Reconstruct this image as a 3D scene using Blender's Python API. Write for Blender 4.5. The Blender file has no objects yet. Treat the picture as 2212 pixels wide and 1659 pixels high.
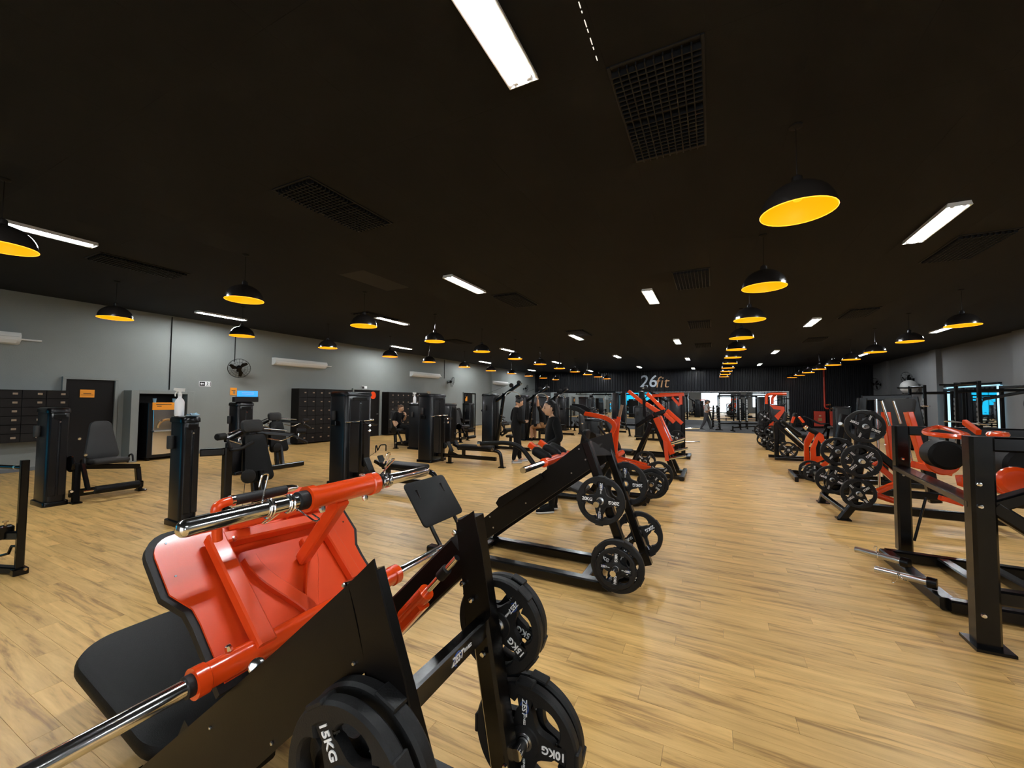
import bpy, math, random
from mathutils import Vector, Matrix
random.seed(7)
D = bpy.data
C = bpy.context.scene.collection
V = Vector
# ---------------------------------------------------------------- camera
W_, H_, FPX, HC = 2212, 1659, 870.0, 1.65
YAW, PITCH, ROLL = math.radians(26.505), math.radians(2.3595), math.radians(0.35)
_f = V((-math.sin(YAW)*math.cos(PITCH), math.cos(YAW)*math.cos(PITCH), math.sin(PITCH)))
_r0 = V((math.cos(YAW), math.sin(YAW), 0)); _u0 = _r0.cross(_f)
CR = _r0*math.cos(ROLL)+_u0*math.sin(ROLL); CU = -_r0*math.sin(ROLL)+_u0*math.cos(ROLL); CF = _f
cam = D.objects.new('camera', D.cameras.new('camera')); C.objects.link(cam)
cam.matrix_world = Matrix(((CR.x, CU.x, -CF.x, 0), (CR.y, CU.y, -CF.y, 0), (CR.z, CU.z, -CF.z, HC), (0, 0, 0, 1)))
cam.data.sensor_width = 36; cam.data.lens = 36*FPX/W_; cam.data.clip_start = 0.02; cam.data.clip_end = 200
sc = bpy.context.scene
sc.camera = cam
def ray(px, py): return CF + CR*((px-W_/2)/FPX) - CU*((py-H_/2)/FPX)
def onz(px, py, z=0.0):
    d = ray(px, py); t = (z-HC)/d.z; return V((0, 0, HC))+d*t
def onx(px, py, x):
    d = ray(px, py); return V((0, 0, HC))+d*(x/d.x)
def ony(px, py, y):
    d = ray(px, py); return V((0, 0, HC))+d*(y/d.y)
def proj(p):
    d = V(p)-V((0, 0, HC)); z = d.dot(CF)
    return (W_/2+FPX*d.dot(CR)/z, H_/2-FPX*d.dot(CU)/z, z)
# ---------------------------------------------------------------- world, exposure
w = D.worlds.new('world'); sc.world = w; w.use_nodes = True
w.node_tree.nodes['Background'].inputs[0].default_value = (0.75, 0.85, 1.0, 1)
w.node_tree.nodes['Background'].inputs[1].default_value = 1.2
vs = sc.view_settings
vs.view_transform = 'Standard'; vs.look = 'None'; vs.gamma = 1.0; vs.use_curve_mapping = False
vs.exposure = 0.6
TUBE_POWER = 180.0
LAMP_POWER = 0.95
# ---------------------------------------------------------------- materials
def newmat(name):
    m = D.materials.new(name); m.use_nodes = True
    return m, m.node_tree.nodes, m.node_tree.links, m.node_tree.nodes['Principled BSDF']
def mat(name, col, rough=0.5, metal=0.0, coat=0.0, spec=0.5, emit=None, es=0.0, noise=None, bump=0.0, bscale=200, trans=0.0, alpha=1.0):
    m, n, l, p = newmat(name)
    p.inputs['Base Color'].default_value = (*col, 1); p.inputs['Roughness'].default_value = rough
    p.inputs['Metallic'].default_value = metal; p.inputs['Coat Weight'].default_value = coat
    p.inputs['Coat Roughness'].default_value = 0.08
    p.inputs['Specular IOR Level'].default_value = spec
    p.inputs['Transmission Weight'].default_value = trans
    p.inputs['Alpha'].default_value = alpha
    if emit: p.inputs['Emission Color'].default_value = (*emit, 1); p.inputs['Emission Strength'].default_value = es
    if noise or bump:
        tc = n.new('ShaderNodeTexCoord')
        nt = n.new('ShaderNodeTexNoise'); nt.inputs['Scale'].default_value = noise[1] if noise else bscale; nt.inputs['Detail'].default_value = 4
        l.new(tc.outputs['Object'], nt.inputs['Vector'])
        if noise:
            mx = n.new('ShaderNodeMix'); mx.data_type = 'RGBA'
            mx.inputs[6].default_value = (*[c*(1-noise[0]) for c in col], 1); mx.inputs[7].default_value = (*[min(1, c*(1+noise[0])) for c in col], 1)
            l.new(nt.outputs['Fac'], mx.inputs[0]); l.new(mx.outputs[2], p.inputs['Base Color'])
        if bump:
            nb = n.new('ShaderNodeTexNoise'); nb.inputs['Scale'].default_value = bscale; l.new(tc.outputs['Object'], nb.inputs['Vector'])
            b = n.new('ShaderNodeBump'); b.inputs['Strength'].default_value = bump; b.inputs['Distance'].default_value = 0.004
            l.new(nb.outputs['Fac'], b.inputs['Height']); l.new(b.outputs['Normal'], p.inputs['Normal'])
    return m
M = {}
M['black'] = mat('black_gloss_paint', (0.0017, 0.0015, 0.0015), 0.25, coat=0.04, spec=0.28)
M['blacksat'] = mat('black_satin_plate', (0.0026, 0.0019, 0.0016), 0.40, spec=0.18, bump=0.04, bscale=300)
M['shroud'] = mat('dark_machine_shroud', (0.0034, 0.0036, 0.0046), 0.32, coat=0.05, spec=0.3)
M['vinyl'] = mat('black_vinyl', (0.0042, 0.0038, 0.0035), 0.55, spec=0.16, bump=0.25, bscale=260)
M['vinylgrey'] = mat('charcoal_vinyl', (0.022, 0.021, 0.0205), 0.6, spec=0.3, bump=0.25, bscale=260)
M['rubber'] = mat('black_rubber', (0.006, 0.0058, 0.006), 0.58, spec=0.3, noise=(0.25, 40), bump=0.2, bscale=180)
M['red'] = mat('red_orange_paint', (0.68, 0.056, 0.005), 0.38, coat=0.2, bump=0.05, bscale=260)
M['redgloss'] = mat('red_orange_gloss', (0.72, 0.058, 0.005), 0.22, coat=0.4)
M['chrome'] = mat('chrome', (0.82, 0.82, 0.82), 0.13, 1.0)
M['steel'] = mat('brushed_steel', (0.55, 0.55, 0.54), 0.28, 1.0)
M['white'] = mat('white_print', (0.85, 0.85, 0.85), 0.5)
M['greyprint'] = mat('grey_print', (0.35, 0.36, 0.37), 0.5)
M['blueprint'] = mat('blue_print', (0.01, 0.045, 0.22), 0.5)
M['orangeprint'] = mat('orange_sign', (0.83, 0.30, 0.012), 0.5)
M['plasticwhite'] = mat('white_plastic', (0.72, 0.72, 0.70), 0.4)
M['bottle'] = mat('translucent_white_bottle', (0.86, 0.86, 0.88), 0.35)
M['bluecloth'] = mat('blue_paper_cloth', (0.35, 0.58, 0.72), 0.8)
M['locker'] = mat('dark_brown_locker', (0.0055, 0.0038, 0.003), 0.5, spec=0.2, noise=(0.2, 8))
M['door'] = mat('dark_brown_door', (0.0038, 0.0025, 0.0022), 0.5, spec=0.2)
M['tag'] = mat('brass_tag', (0.30, 0.22, 0.15), 0.4, 0.5)
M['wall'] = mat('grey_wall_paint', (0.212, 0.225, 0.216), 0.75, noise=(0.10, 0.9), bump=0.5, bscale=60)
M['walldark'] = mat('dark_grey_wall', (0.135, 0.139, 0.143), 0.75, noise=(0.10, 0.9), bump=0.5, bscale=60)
M['ceil'] = mat('black_ceiling_panel', (0.0021, 0.0018, 0.0015), 0.85, spec=0.3, noise=(0.06, 2), bump=0.2, bscale=120)
M['ceilbar'] = mat('ceiling_t_bar', (0.0030, 0.0026, 0.0022), 0.7, spec=0.3)
M['corr'] = mat('black_corrugated_metal', (0.007, 0.0075, 0.0095), 0.4, 0.0, spec=0.22)
M['vent'] = mat('black_vent_plastic', (0.0045, 0.005, 0.0062), 0.6, spec=0.3)
M['ceil_light'] = mat('dark_grey_ceiling_panel', (0.011, 0.010, 0.009), 0.85)
M['leak'] = mat('glowing_light_leak', (1, 1, 1), 0.5, emit=(1, 0.97, 0.9), es=0.5)
M['mat'] = mat('grey_rubber_floor', (0.055, 0.056, 0.058), 0.8, noise=(0.25, 30), bump=0.2, bscale=80)
M['mirror'] = mat('mirror_glass', (0.80, 0.84, 0.86), 0.015, 1.0)
M['lampout'] = mat('black_lamp_enamel', (0.012, 0.010, 0.009), 0.22, coat=0.5)
M['lampin'] = mat('lit_orange_lamp_inside', (0.9, 0.32, 0.02), 0.5, emit=(1.0, 0.255, 0.0), es=LAMP_POWER)
M['lamprim'] = mat('lit_lamp_rim', (0.9, 0.4, 0.05), 0.4, emit=(1.0, 0.36, 0.02), es=LAMP_POWER*1.5)
M['bulb'] = mat('lit_bulb', (1, 0.6, 0.2), 0.4, emit=(1.0, 0.30, 0.0), es=LAMP_POWER*1.15)
M['tube'] = mat('lit_fluorescent_tube', (1, 1, 1), 0.4, emit=(0.93, 0.98, 1.0), es=TUBE_POWER)
M['fixture'] = mat('white_fixture', (0.8, 0.8, 0.8), 0.35)
M['led'] = mat('lit_led_strip', (0.6, 0.85, 1), 0.4, emit=(0.30, 0.62, 0.80), es=1.1)
M['screen'] = mat('lit_blue_screen', (0.02, 0.1, 0.3), 0.4, emit=(0.03, 0.34, 1.0), es=0.8)
M['hydrant'] = mat('red_hydrant_paint', (0.50, 0.035, 0.012), 0.4)
M['ball'] = mat('silver_ball', (0.34, 0.34, 0.33), 0.4)
M['skin'] = mat('skin', (0.58, 0.34, 0.21), 0.55)
M['skin2'] = mat('tanned_skin', (0.42, 0.22, 0.13), 0.55)
M['hair'] = mat('black_hair', (0.0035, 0.0028, 0.0025), 0.45, spec=0.25)
M['hairbrown'] = mat('brown_hair', (0.10, 0.055, 0.028), 0.45)
M['clothblack'] = mat('black_fabric', (0.0045, 0.0043, 0.0046), 0.9, spec=0.2, noise=(0.3, 30))
M['clothgrey'] = mat('light_grey_fabric', (0.30, 0.29, 0.28), 0.85)
M['clothdark'] = mat('dark_grey_fabric', (0.03, 0.03, 0.033), 0.85)
M['clothtan'] = mat('tan_fabric', (0.30, 0.16, 0.07), 0.85)
M['soleW'] = mat('white_shoe_sole', (0.65, 0.64, 0.62), 0.6)
M['eye'] = mat('dark_eye', (0.01, 0.008, 0.007), 0.3)
M['lip'] = mat('lip', (0.36, 0.12, 0.09), 0.5)
M['handle'] = mat('tan_worn_grip', (0.24, 0.15, 0.09), 0.7)
M['signlogo26'] = mat('silver_letters', (0.62, 0.68, 0.75), 0.35, 0.3)
M['signfit'] = mat('copper_letters', (0.62, 0.33, 0.15), 0.35, 0.3)
M['daylight'] = mat('bright_daylight_pane', (0.8, 0.9, 1), 0.4, emit=(0.85, 0.93, 1.0), es=2.5)
M['bluesky'] = mat('blue_daylight_pane', (0.1, 0.5, 1), 0.4, emit=(0.0, 0.62, 1.0), es=0.75)
M['brass'] = mat('brass_valve', (0.45, 0.28, 0.12), 0.35, 0.9)
# wood planks: colour and grain from the plank's own row and column
PL, PW = 1.22, 0.125
def rowoff(j): return (j*0.377 % 1.0)*PL
def woodmat():
    m, n, l, p = newmat('oak_vinyl_plank')
    geo = n.new('ShaderNodeNewGeometry'); sx = n.new('ShaderNodeSeparateXYZ'); l.new(geo.outputs['Position'], sx.inputs[0])
    def mth(op, a, b=None):
        k = n.new('ShaderNodeMath'); k.operation = op
        for i, q in enumerate((a, b)):
            if q is None: continue
            if isinstance(q, (int, float)): k.inputs[i].default_value = q
            else: l.new(q, k.inputs[i])
        return k.outputs[0]
    row = mth('FLOOR', mth('DIVIDE', mth('ADD', sx.outputs[1], 80*PW), PW))
    off = mth('MULTIPLY', mth('FRACT', mth('MULTIPLY', row, 0.377)), PL)
    col = mth('FLOOR', mth('DIVIDE', mth('ADD', mth('ADD', sx.outputs[0], off), 40*PL), PL))
    cv = n.new('ShaderNodeCombineXYZ'); l.new(row, cv.inputs[0]); l.new(col, cv.inputs[1])
    wn = n.new('ShaderNodeTexWhiteNoise'); wn.noise_dimensions = '2D'; l.new(cv.outputs[0], wn.inputs['Vector'])
    # grain coords: x stretched, per plank shift
    gx = n.new('ShaderNodeCombineXYZ')
    l.new(mth('ADD', mth('MULTIPLY', sx.outputs[0], 1.5), mth('MULTIPLY', wn.outputs['Value'], 37.0)), gx.inputs[0])
    l.new(mth('MULTIPLY', sx.outputs[1], 15.0), gx.inputs[1]); l.new(mth('MULTIPLY', wn.outputs['Value'], 91.0), gx.inputs[2])
    g1 = n.new('ShaderNodeTexNoise'); g1.inputs['Scale'].default_value = 1.0; g1.inputs['Detail'].default_value = 5; g1.inputs['Roughness'].default_value = 0.6; g1.inputs['Distortion'].default_value = 0.6
    l.new(gx.outputs[0], g1.inputs['Vector'])
    g2 = n.new('ShaderNodeTexNoise'); g2.inputs['Scale'].default_value = 6.0; g2.inputs['Detail'].default_value = 3
    l.new(gx.outputs[0], g2.inputs['Vector'])
    r = n.new('ShaderNodeValToRGB'); e = r.color_ramp.elements
    e[0].position = 0.33; e[0].color = (0.335, 0.178, 0.050, 1); e[1].position = 0.64; e[1].color = (0.80, 0.505, 0.180, 1)
    e.new(0.47).color = (0.66, 0.395, 0.130, 1)
    mixv = mth('ADD', mth('MULTIPLY', g1.outputs['Fac'], 0.85), mth('MULTIPLY', g2.outputs['Fac'], 0.15))
    l.new(mixv, r.inputs[0])
    hs = n.new('ShaderNodeHueSaturation')
    l.new(mth('ADD', mth('MULTIPLY', wn.outputs['Value'], 0.20), 0.90), hs.inputs['Value'])
    l.new(r.outputs['Color'], hs.inputs['Color']); l.new(hs.outputs['Color'], p.inputs['Base Color'])
    p.inputs['Roughness'].default_value = 0.42; p.inputs['Specular IOR Level'].default_value = 0.4
    b = n.new('ShaderNodeBump'); b.inputs['Strength'].default_value = 0.12; b.inputs['Distance'].default_value = 0.003
    l.new(mixv, b.inputs['Height']); l.new(b.outputs['Normal'], p.inputs['Normal'])
    return m
M['wood'] = woodmat()
# ---------------------------------------------------------------- mesh builder
def perp(d):
    d = V(d).normalized(); a = V((0, 0, 1)) if abs(d.z) < 0.9 else V((1, 0, 0))
    u = d.cross(a).normalized(); return u, u.cross(d).normalized()
def fil(pts, r, n=5):
    pts = [V(p) for p in pts]; out = [pts[0]]
    for i in range(1, len(pts)-1):
        a, b, c = pts[i-1], pts[i], pts[i+1]
        da, dc = (a-b), (c-b); k = min(r, da.length*0.48, dc.length*0.48)
        p, q = b+da.normalized()*k, b+dc.normalized()*k
        for j in range(n+1):
            t = j/n; out.append(p*(1-t)**2+b*2*t*(1-t)+q*t*t)
    out.append(pts[-1]); return out
class MB:
    def __init__(s): s.v = []; s.f = []; s.mi = []; s.cur = 0
    def mat(s, i): s.cur = i; return s
    def add(s, vs_, fs):
        o = len(s.v); s.v += [V(p) for p in vs_]; s.f += [tuple(i+o for i in f) for f in fs]; s.mi += [s.cur]*len(fs); return s
    def sweep(s, rings, closed=False, caps=True):
        n = len(rings[0]); vs_ = [p for r in rings for p in r]; fs = []; m = len(rings)
        for i in range(m if closed else m-1):
            a, b = i*n, ((i+1) % m)*n
            for j in range(n): k = (j+1) % n; fs.append((a+j, a+k, b+k, b+j))
        if caps and not closed: fs += [tuple(range(n-1, -1, -1)), tuple((m-1)*n+j for j in range(n))]
        return s.add(vs_, fs)
    def box(s, c, sz, rz=0.0, ch=None, ax=None):
        c = V(c); x, y, z = [q/2 for q in sz]
        k = min(x, y, z)*0.18 if ch is None else ch
        if ax: X, Y, Z = [V(a).normalized() for a in ax]
        else: X, Y, Z = V((math.cos(rz), math.sin(rz), 0)), V((-math.sin(rz), math.cos(rz), 0)), V((0, 0, 1))
        k = min(k, x*0.9, y*0.9, z*0.9)
        def ring(zz, d): return [c+X*a+Y*b+Z*zz for a, b in ((-x+d+k, -y+d), (x-d-k, -y+d), (x-d, -y+d+k), (x-d, y-d-k), (x-d-k, y-d), (-x+d+k, y-d), (-x+d, y-d-k), (-x+d, -y+d+k))]
        k0 = min(k, 0.012)
        return s.sweep([ring(-z, k0), ring(-z+k0, 0), ring(z-k0, 0), ring(z, k0)])
    def beam(s, a, b, w, h=None, up=(0, 0, 1), ch=0.14, ext=0.0):
        a, b = V(a), V(b); d = (b-a).normalized(); h = w if h is None else h
        u = V(up); sd = d.cross(u)
        if sd.length < 1e-3: sd = d.cross(V((0, 1, 0)))
        sd.normalize(); u = sd.cross(d).normalized(); a = a-d*ext; b = b+d*ext
        x, y, k = w/2, h/2, min(w, h)*ch
        def ring(p): return [p+sd*i+u*j for i, j in ((-x+k, -y), (x-k, -y), (x, -y+k), (x, y-k), (x-k, y), (-x+k, y), (-x, y-k), (-x, -y+k))]
        return s.sweep([ring(a), ring(b)])
    def path(s, pts, w, h, up=(0, 0, 1), ch=0.14):
        # rectangular tube along a polyline, mitred by averaging
        pts = [V(p) for p in pts]; rings = []; k = min(w, h)*ch; x, y = w/2, h/2; U = V(up)
        for i, p in enumerate(pts):
            d = (pts[min(i+1, len(pts)-1)]-pts[max(i-1, 0)]).normalized()
            sd = d.cross(U)
            if sd.length < 1e-3: sd = d.cross(V((0, 1, 0)))
            sd.normalize(); u = sd.cross(d).normalized()
            rings.append([p+sd*a+u*b for a, b in ((-x+k, -y), (x-k, -y), (x, -y+k), (x, y-k), (x-k, y), (-x+k, y), (-x, y-k), (-x, -y+k))])
        return s.sweep(rings)
    def tube(s, pts, r, n=10, closed=False, caps=True):
        pts = [V(p) for p in pts]; m = len(pts); rings = []; prev = None
        for i, p in enumerate(pts):
            if closed: d = pts[(i+1) % m]-pts[i-1]
            else: d = pts[min(i+1, m-1)]-pts[max(i-1, 0)]
            d = d.normalized()
            if prev is None: u = perp(d)[0]; w_ = d.cross(u)
            else:
                u = (prev-d*prev.dot(d))
                u = u.normalized() if u.length > 1e-5 else perp(d)[0]
                w_ = d.cross(u)
            prev = u; rr = r[i] if isinstance(r, (list, tuple)) else r
            rings.append([p+(u*math.cos(2*math.pi*j/n)+w_*math.sin(2*math.pi*j/n))*rr for j in range(n)])
        return s.sweep(rings, closed, caps)
    def cyl(s, a, b, r, n=14, r2=None): return s.tube([a, b], [r, r if r2 is None else r2], n)
    def lathe(s, prof, o, axis=(0, 0, 1), n=24, caps=True):
        o = V(o); a = V(axis).normalized(); u, w_ = perp(a)
        return s.sweep([[o+a*h+(u*math.cos(2*math.pi*j/n)+w_*math.sin(2*math.pi*j/n))*max(r, 1e-4) for j in range(n)] for r, h in prof], caps=caps)
    def prism(s, poly, off):
        off = V(off); P = [V(p) for p in poly]; n = len(P)
        nrm = V((0, 0, 0))
        for i in range(n): nrm += P[i].cross(P[(i+1) % n])
        if nrm.dot(off) > 0: P = P[::-1]
        vs_ = P+[p+off for p in P]
        fs = [tuple(range(n)), tuple(range(2*n-1, n-1, -1))]+[(i, i+n, (i+1) % n+n, (i+1) % n) for i in range(n)]
        return s.add(vs_, fs)
    def pad(s, c, u, v, w, h, t, r=0.03, taper=1.0, n=5, soft=0.35, w2=None):
        # cushion: rounded outline in the u,v plane, centre c, thickness t along u x v; taper narrows the +v end
        c = V(c); u = V(u).normalized(); v = V(v).normalized(); nn = u.cross(v).normalized()
        def outline(d):
            out = []; rr = max(r-d*0.3, 0.004)
            for sx_, sy, a0 in ((1, 1, 0), (-1, 1, 90), (-1, -1, 180), (1, -1, 270)):
                hw = (w/2)*(taper if sy > 0 else 1)-d; hh = h/2-d
                rr2 = min(rr, hw*0.95, hh*0.95)
                for j in range(n+1):
                    a = math.radians(a0+90*j/n)
                    out.append(c+u*(sx_*(hw-rr2)+rr2*math.cos(a))+v*(sy*(hh-rr2)+rr2*math.sin(a)))
            return out
        e = t*soft
        lev = [(-t/2, e), (-t/2+e*0.35, e*0.28), (-t/2+e, 0), (t/2-e, 0), (t/2-e*0.35, e*0.28), (t/2, e), (t/2+t*0.06, e+min(w, h)*0.18)]
        rings = [[p+nn*z for p in outline(d)] for z, d in lev]
        return s.sweep(rings)
    def disc(s, c, axis, r, t, n=16): 
        c = V(c); a = V(axis).normalized(); k = min(t*0.3, r*0.3)
        return s.lathe([(r-k, -t/2), (r, -t/2+k), (r, t/2-k), (r-k, t/2)], c, a, n)
    def mesh(s, name, mats, T=None, smooth=38):
        me = D.meshes.new(name)
        vs_ = [T @ p for p in s.v] if T is not None else s.v
        me.from_pydata([tuple(p) for p in vs_], [], s.f)
        mats = mats if isinstance(mats, (list, tuple)) else [mats]
        for m in mats: me.materials.append(M[m] if isinstance(m, str) else m)
        if len(mats) > 1: me.polygons.foreach_set('material_index', s.mi)
        if smooth:
            me.polygons.foreach_set('use_smooth', [True]*len(me.polygons)); me.set_sharp_from_angle(angle=math.radians(smooth))
        me.update(); return me
    def build(s, name, mats, parent=None, world=False, smooth=38):
        T = ROOTINV.get(parent.name) if (world and parent is not None) else None
        o = D.objects.new(name, s.mesh(name, mats, T, smooth)); C.objects.link(o)
        if parent is not None: o.parent = parent
        return o
ROOTINV = {}
def thing(name, label, cat, loc=(0, 0, 0), rz=0.0, group=None):
    o = D.objects.new(name, None); C.objects.link(o); o.empty_display_size = 0.1
    o.location = loc; o.rotation_euler = (0, 0, rz)
    ROOTINV[o.name] = (Matrix.Translation(V(loc)) @ Matrix.Rotation(rz, 4, 'Z')).inverted()
    o['label'] = label; o['category'] = cat
    if group: o['group'] = group
    return o
def tag(o, label, cat, group=None):
    o['label'] = label; o['category'] = cat
    if group: o['group'] = group
    return o
def struct(o): o['kind'] = 'structure'; return o
def inst(name, me, parent=None, loc=(0, 0, 0), rot=(0, 0, 0), scale=(1, 1, 1)):
    o = D.objects.new(name, me); C.objects.link(o); o.parent = parent; o.location = loc; o.rotation_euler = rot; o.scale = scale; return o
def dup(root, loc, rz=None, label=None, group=None):
    r = root.copy(); C.objects.link(r); r.location = loc
    if rz is not None: r.rotation_euler = (0, 0, rz)
    if label: r['label'] = label
    if group: r['group'] = group
    for ch in list(root.children):
        c = ch.copy(); C.objects.link(c); c.parent = r
        for g in ch.children:
            d = g.copy(); C.objects.link(d); d.parent = c
    return r
_txt = {}
def textmesh(s, size, bold=0.0, depth=0.0015, shear=0.0, matname='white'):
    # lettering as a flat mesh in the local XY plane, centred
    key = (s, size, bold, matname, shear)
    if key in _txt: return _txt[key]
    cu = D.curves.new('lettering', 'FONT'); cu.body = s; cu.size = size; cu.offset = bold; cu.extrude = depth; cu.align_x = 'CENTER'; cu.align_y = 'CENTER'; cu.shear = shear; cu.resolution_u = 3
    o = D.objects.new('lettering', cu); C.objects.link(o)
    bpy.context.view_layer.update()
    me = D.meshes.new_from_object(o.evaluated_get(bpy.context.evaluated_depsgraph_get()))
    D.objects.remove(o); D.curves.remove(cu)
    me.name = 'lettering'; me.materials.clear(); me.materials.append(M[matname]); _txt[key] = me
    return me
def place(me, name, parent, o, xdir, ydir):
    # object whose local X,Y follow xdir,ydir in the parent's space
    x = V(xdir).normalized(); y = V(ydir); y = (y-x*y.dot(x)).normalized(); z = x.cross(y)
    ob = D.objects.new(name, me); C.objects.link(ob); ob.parent = parent
    ob.matrix_local = Matrix(((x.x, y.x, z.x, o[0]), (x.y, y.y, z.y, o[1]), (x.z, y.z, z.z, o[2]), (0, 0, 0, 1)))
    return ob
X_L, X_R, Y_B, Y_F, Z_C, Y_WOOD = -13.85, 8.9, 32.3, -4.0, 4.0, 24.6
# ================================================================ the room
def slab(name, x0, x1, y0, y1, z0, z1, m, parent=None, world=True):
    b = MB(); b.box(((x0+x1)/2, (y0+y1)/2, (z0+z1)/2), (x1-x0, y1-y0, z1-z0), ch=0.001); return b.build(name, m, parent)
floor = struct(slab('floor', X_L-0.2, X_R+0.2, Y_F-0.2, Y_B+0.2, -0.12, -0.004, 'mat'))
rub = slab('rubber_flooring', X_L, X_R, Y_WOOD, Y_B, -0.004, 0.004, 'mat', floor)
# planks: 300 nearest in view are pieces, the rest one joined piece
def plank(b, x0, x1, y0, y1):
    g, k = 0.0002, 0.0006
    x0 += g; x1 -= g; y0 += g; y1 -= g
    b.add([(x0, y0, -0.004), (x1, y0, -0.004), (x1, y1, -0.004), (x0, y1, -0.004), (x0+k, y0+k, 0), (x1-k, y0+k, 0), (x1-k, y1-k, 0), (x0+k, y1-k, 0)],
          [(4, 5, 6, 7), (0, 1, 5, 4), (1, 2, 6, 5), (2, 3, 7, 6), (3, 0, 4, 7)])
cand, rest = [], []
j = int(math.floor(Y_F/PW))+80
while (j-80)*PW < Y_WOOD-0.01:
    y0, y1 = (j-80)*PW, min((j-79)*PW, Y_WOOD); off = rowoff(j)
    c = int(math.floor((X_L+off)/PL))
    while c*PL-off < X_R:
        x0, x1 = max(c*PL-off, X_L), min((c+1)*PL-off, X_R)
        if x1-x0 > 0.02:
            full = (x1-x0 > PL-0.001) and (y1-y0 > PW-0.001)
            p = proj(((x0+x1)/2, (y0+y1)/2, 0))
            vis = p[2] > 0.3 and -60 < p[0] < W_+60 and p[1] < H_+60
            (cand if vis and full else rest).append((p[2], x0, x1, y0, y1))
        c += 1
    j += 1
cand.sort()
b = MB(); plank(b, -PL/2, PL/2, -PW/2, PW/2); pme = b.mesh('plank', 'wood', smooth=0)
for d, x0, x1, y0, y1 in cand[:300]: inst('plank', pme, floor, ((x0+x1)/2, (y0+y1)/2, 0))
b = MB()
for d, x0, x1, y0, y1 in cand[300:]+rest: plank(b, x0, x1, y0, y1)
o = b.build('planks', 'wood', floor, smooth=0); o['kind'] = 'stuff'
# walls
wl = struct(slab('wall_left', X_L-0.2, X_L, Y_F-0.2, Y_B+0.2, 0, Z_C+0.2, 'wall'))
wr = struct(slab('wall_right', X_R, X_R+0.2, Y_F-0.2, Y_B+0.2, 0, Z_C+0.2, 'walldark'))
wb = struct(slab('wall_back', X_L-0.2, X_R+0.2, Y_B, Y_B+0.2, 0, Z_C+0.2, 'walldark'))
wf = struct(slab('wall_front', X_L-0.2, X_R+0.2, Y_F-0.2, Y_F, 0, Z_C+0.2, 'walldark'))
ce = struct(slab('ceiling', X_L-0.2, X_R+0.2, Y_F-0.2, Y_B+0.2, Z_C+0.012, Z_C+0.2, 'ceilbar'))
# ceiling panels 625 x 1250
PX, PY = 0.625, 1.25
FIX = [(-12.3, (6.4, 13.7, 21.0, 28.0)), (-8.4, (1.95, 8.95, 16.4, 22.8, 30.2)), (-4.42, (-0.4, 6.75, 14.1, 21.1, 28.1)),
       (-1.2, (1.95, 9.3, 16.7, 23.7, 30.6)), (2.6, (-0.3, 7.06, 14.25, 21.95, 28.9)), (6.5, (2.4, 9.8, 17.3, 24.9))]
VENT = [(-0.33, 3.37), (-4.3, 3.18), (-0.37, 8.32), (-0.38, 13.51), (-0.4, 18.32), (-8.93, 3.14), (-4.25, 8.3), (3.65, 8.62), (3.5, 13.5), (-8.5, 7.84), (-9.11, 13.42), (-4.3, 13.4), (3.6, 18.4)]
def occupied(x, y):
    for vx, vy in VENT:
        if abs(x-vx) < 0.35 and abs(y-vy) < 0.6: return True
    return False
# the grid is anchored on the first vent
gx0, gy0 = VENT[0][0]-PX/2, VENT[0][1]-PY/2
snap = lambda x, y: (gx0+PX*(round((x-PX/2-gx0)/PX))+PX/2, gy0+PY*(round((y-PY/2-gy0)/PY))+PY/2)
VENT = [snap(*p) for p in VENT]
b = MB(); b.box((0, 0, 0.007), (PX-0.0008, PY-0.0008, 0.014), ch=0.0004); cme = b.mesh('ceiling_panel', 'ceil', smooth=0)
cand, rest = [], MB()
i0, i1 = int((X_L-gx0)/PX), int((X_R-gx0)/PX); j0, j1 = int((Y_F-gy0)/PY), int((Y_B-gy0)/PY)
for i in range(i0, i1):
    for j in range(j0, j1):
        x, y = gx0+(i+0.5)*PX, gy0+(j+0.5)*PY
        if any(abs(x-vx) < 0.1 and abs(y-vy) < 0.1 for vx, vy in VENT): continue
        p = proj((x, y, Z_C)); vis = p[2] > 0.3 and -80 < p[0] < W_+80 and p[1] > -80
        if vis: cand.append((p[2], x, y))
        else: rest.box((x, y, Z_C+0.005), (PX-0.0008, PY-0.0008, 0.014), ch=0.0004)
cand.sort()
lpx, lpy = snap(-6.21, 5.59)
b = MB(); b.box((0, 0, 0.007), (PX-0.004, PY-0.004, 0.014), ch=0.002); lme = b.mesh('ceiling_panel', 'ceil_light', smooth=0)
for d, x, y in cand[:300]: inst('ceiling_panel', lme if (abs(x-lpx) < 0.1 and abs(y-lpy) < 0.1) else cme, ce, (x, y, Z_C-0.002))
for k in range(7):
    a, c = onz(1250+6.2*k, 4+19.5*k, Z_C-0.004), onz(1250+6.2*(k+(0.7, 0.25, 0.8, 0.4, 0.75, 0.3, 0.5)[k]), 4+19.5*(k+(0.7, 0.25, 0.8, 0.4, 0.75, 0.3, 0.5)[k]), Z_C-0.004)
    b = MB(); b.beam(a, c, 0.006, 0.002); b.build('light_leak_dash', 'leak', ce)  # glowing dashes stand in for light leaking past a panel edge
for d, x, y in cand[300:]: rest.box((x, y, Z_C+0.005), (PX-0.0008, PY-0.0008, 0.014), ch=0.0004)
o = rest.build('ceiling_panels', 'ceil', ce, smooth=0); o['kind'] = 'stuff'
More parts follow.
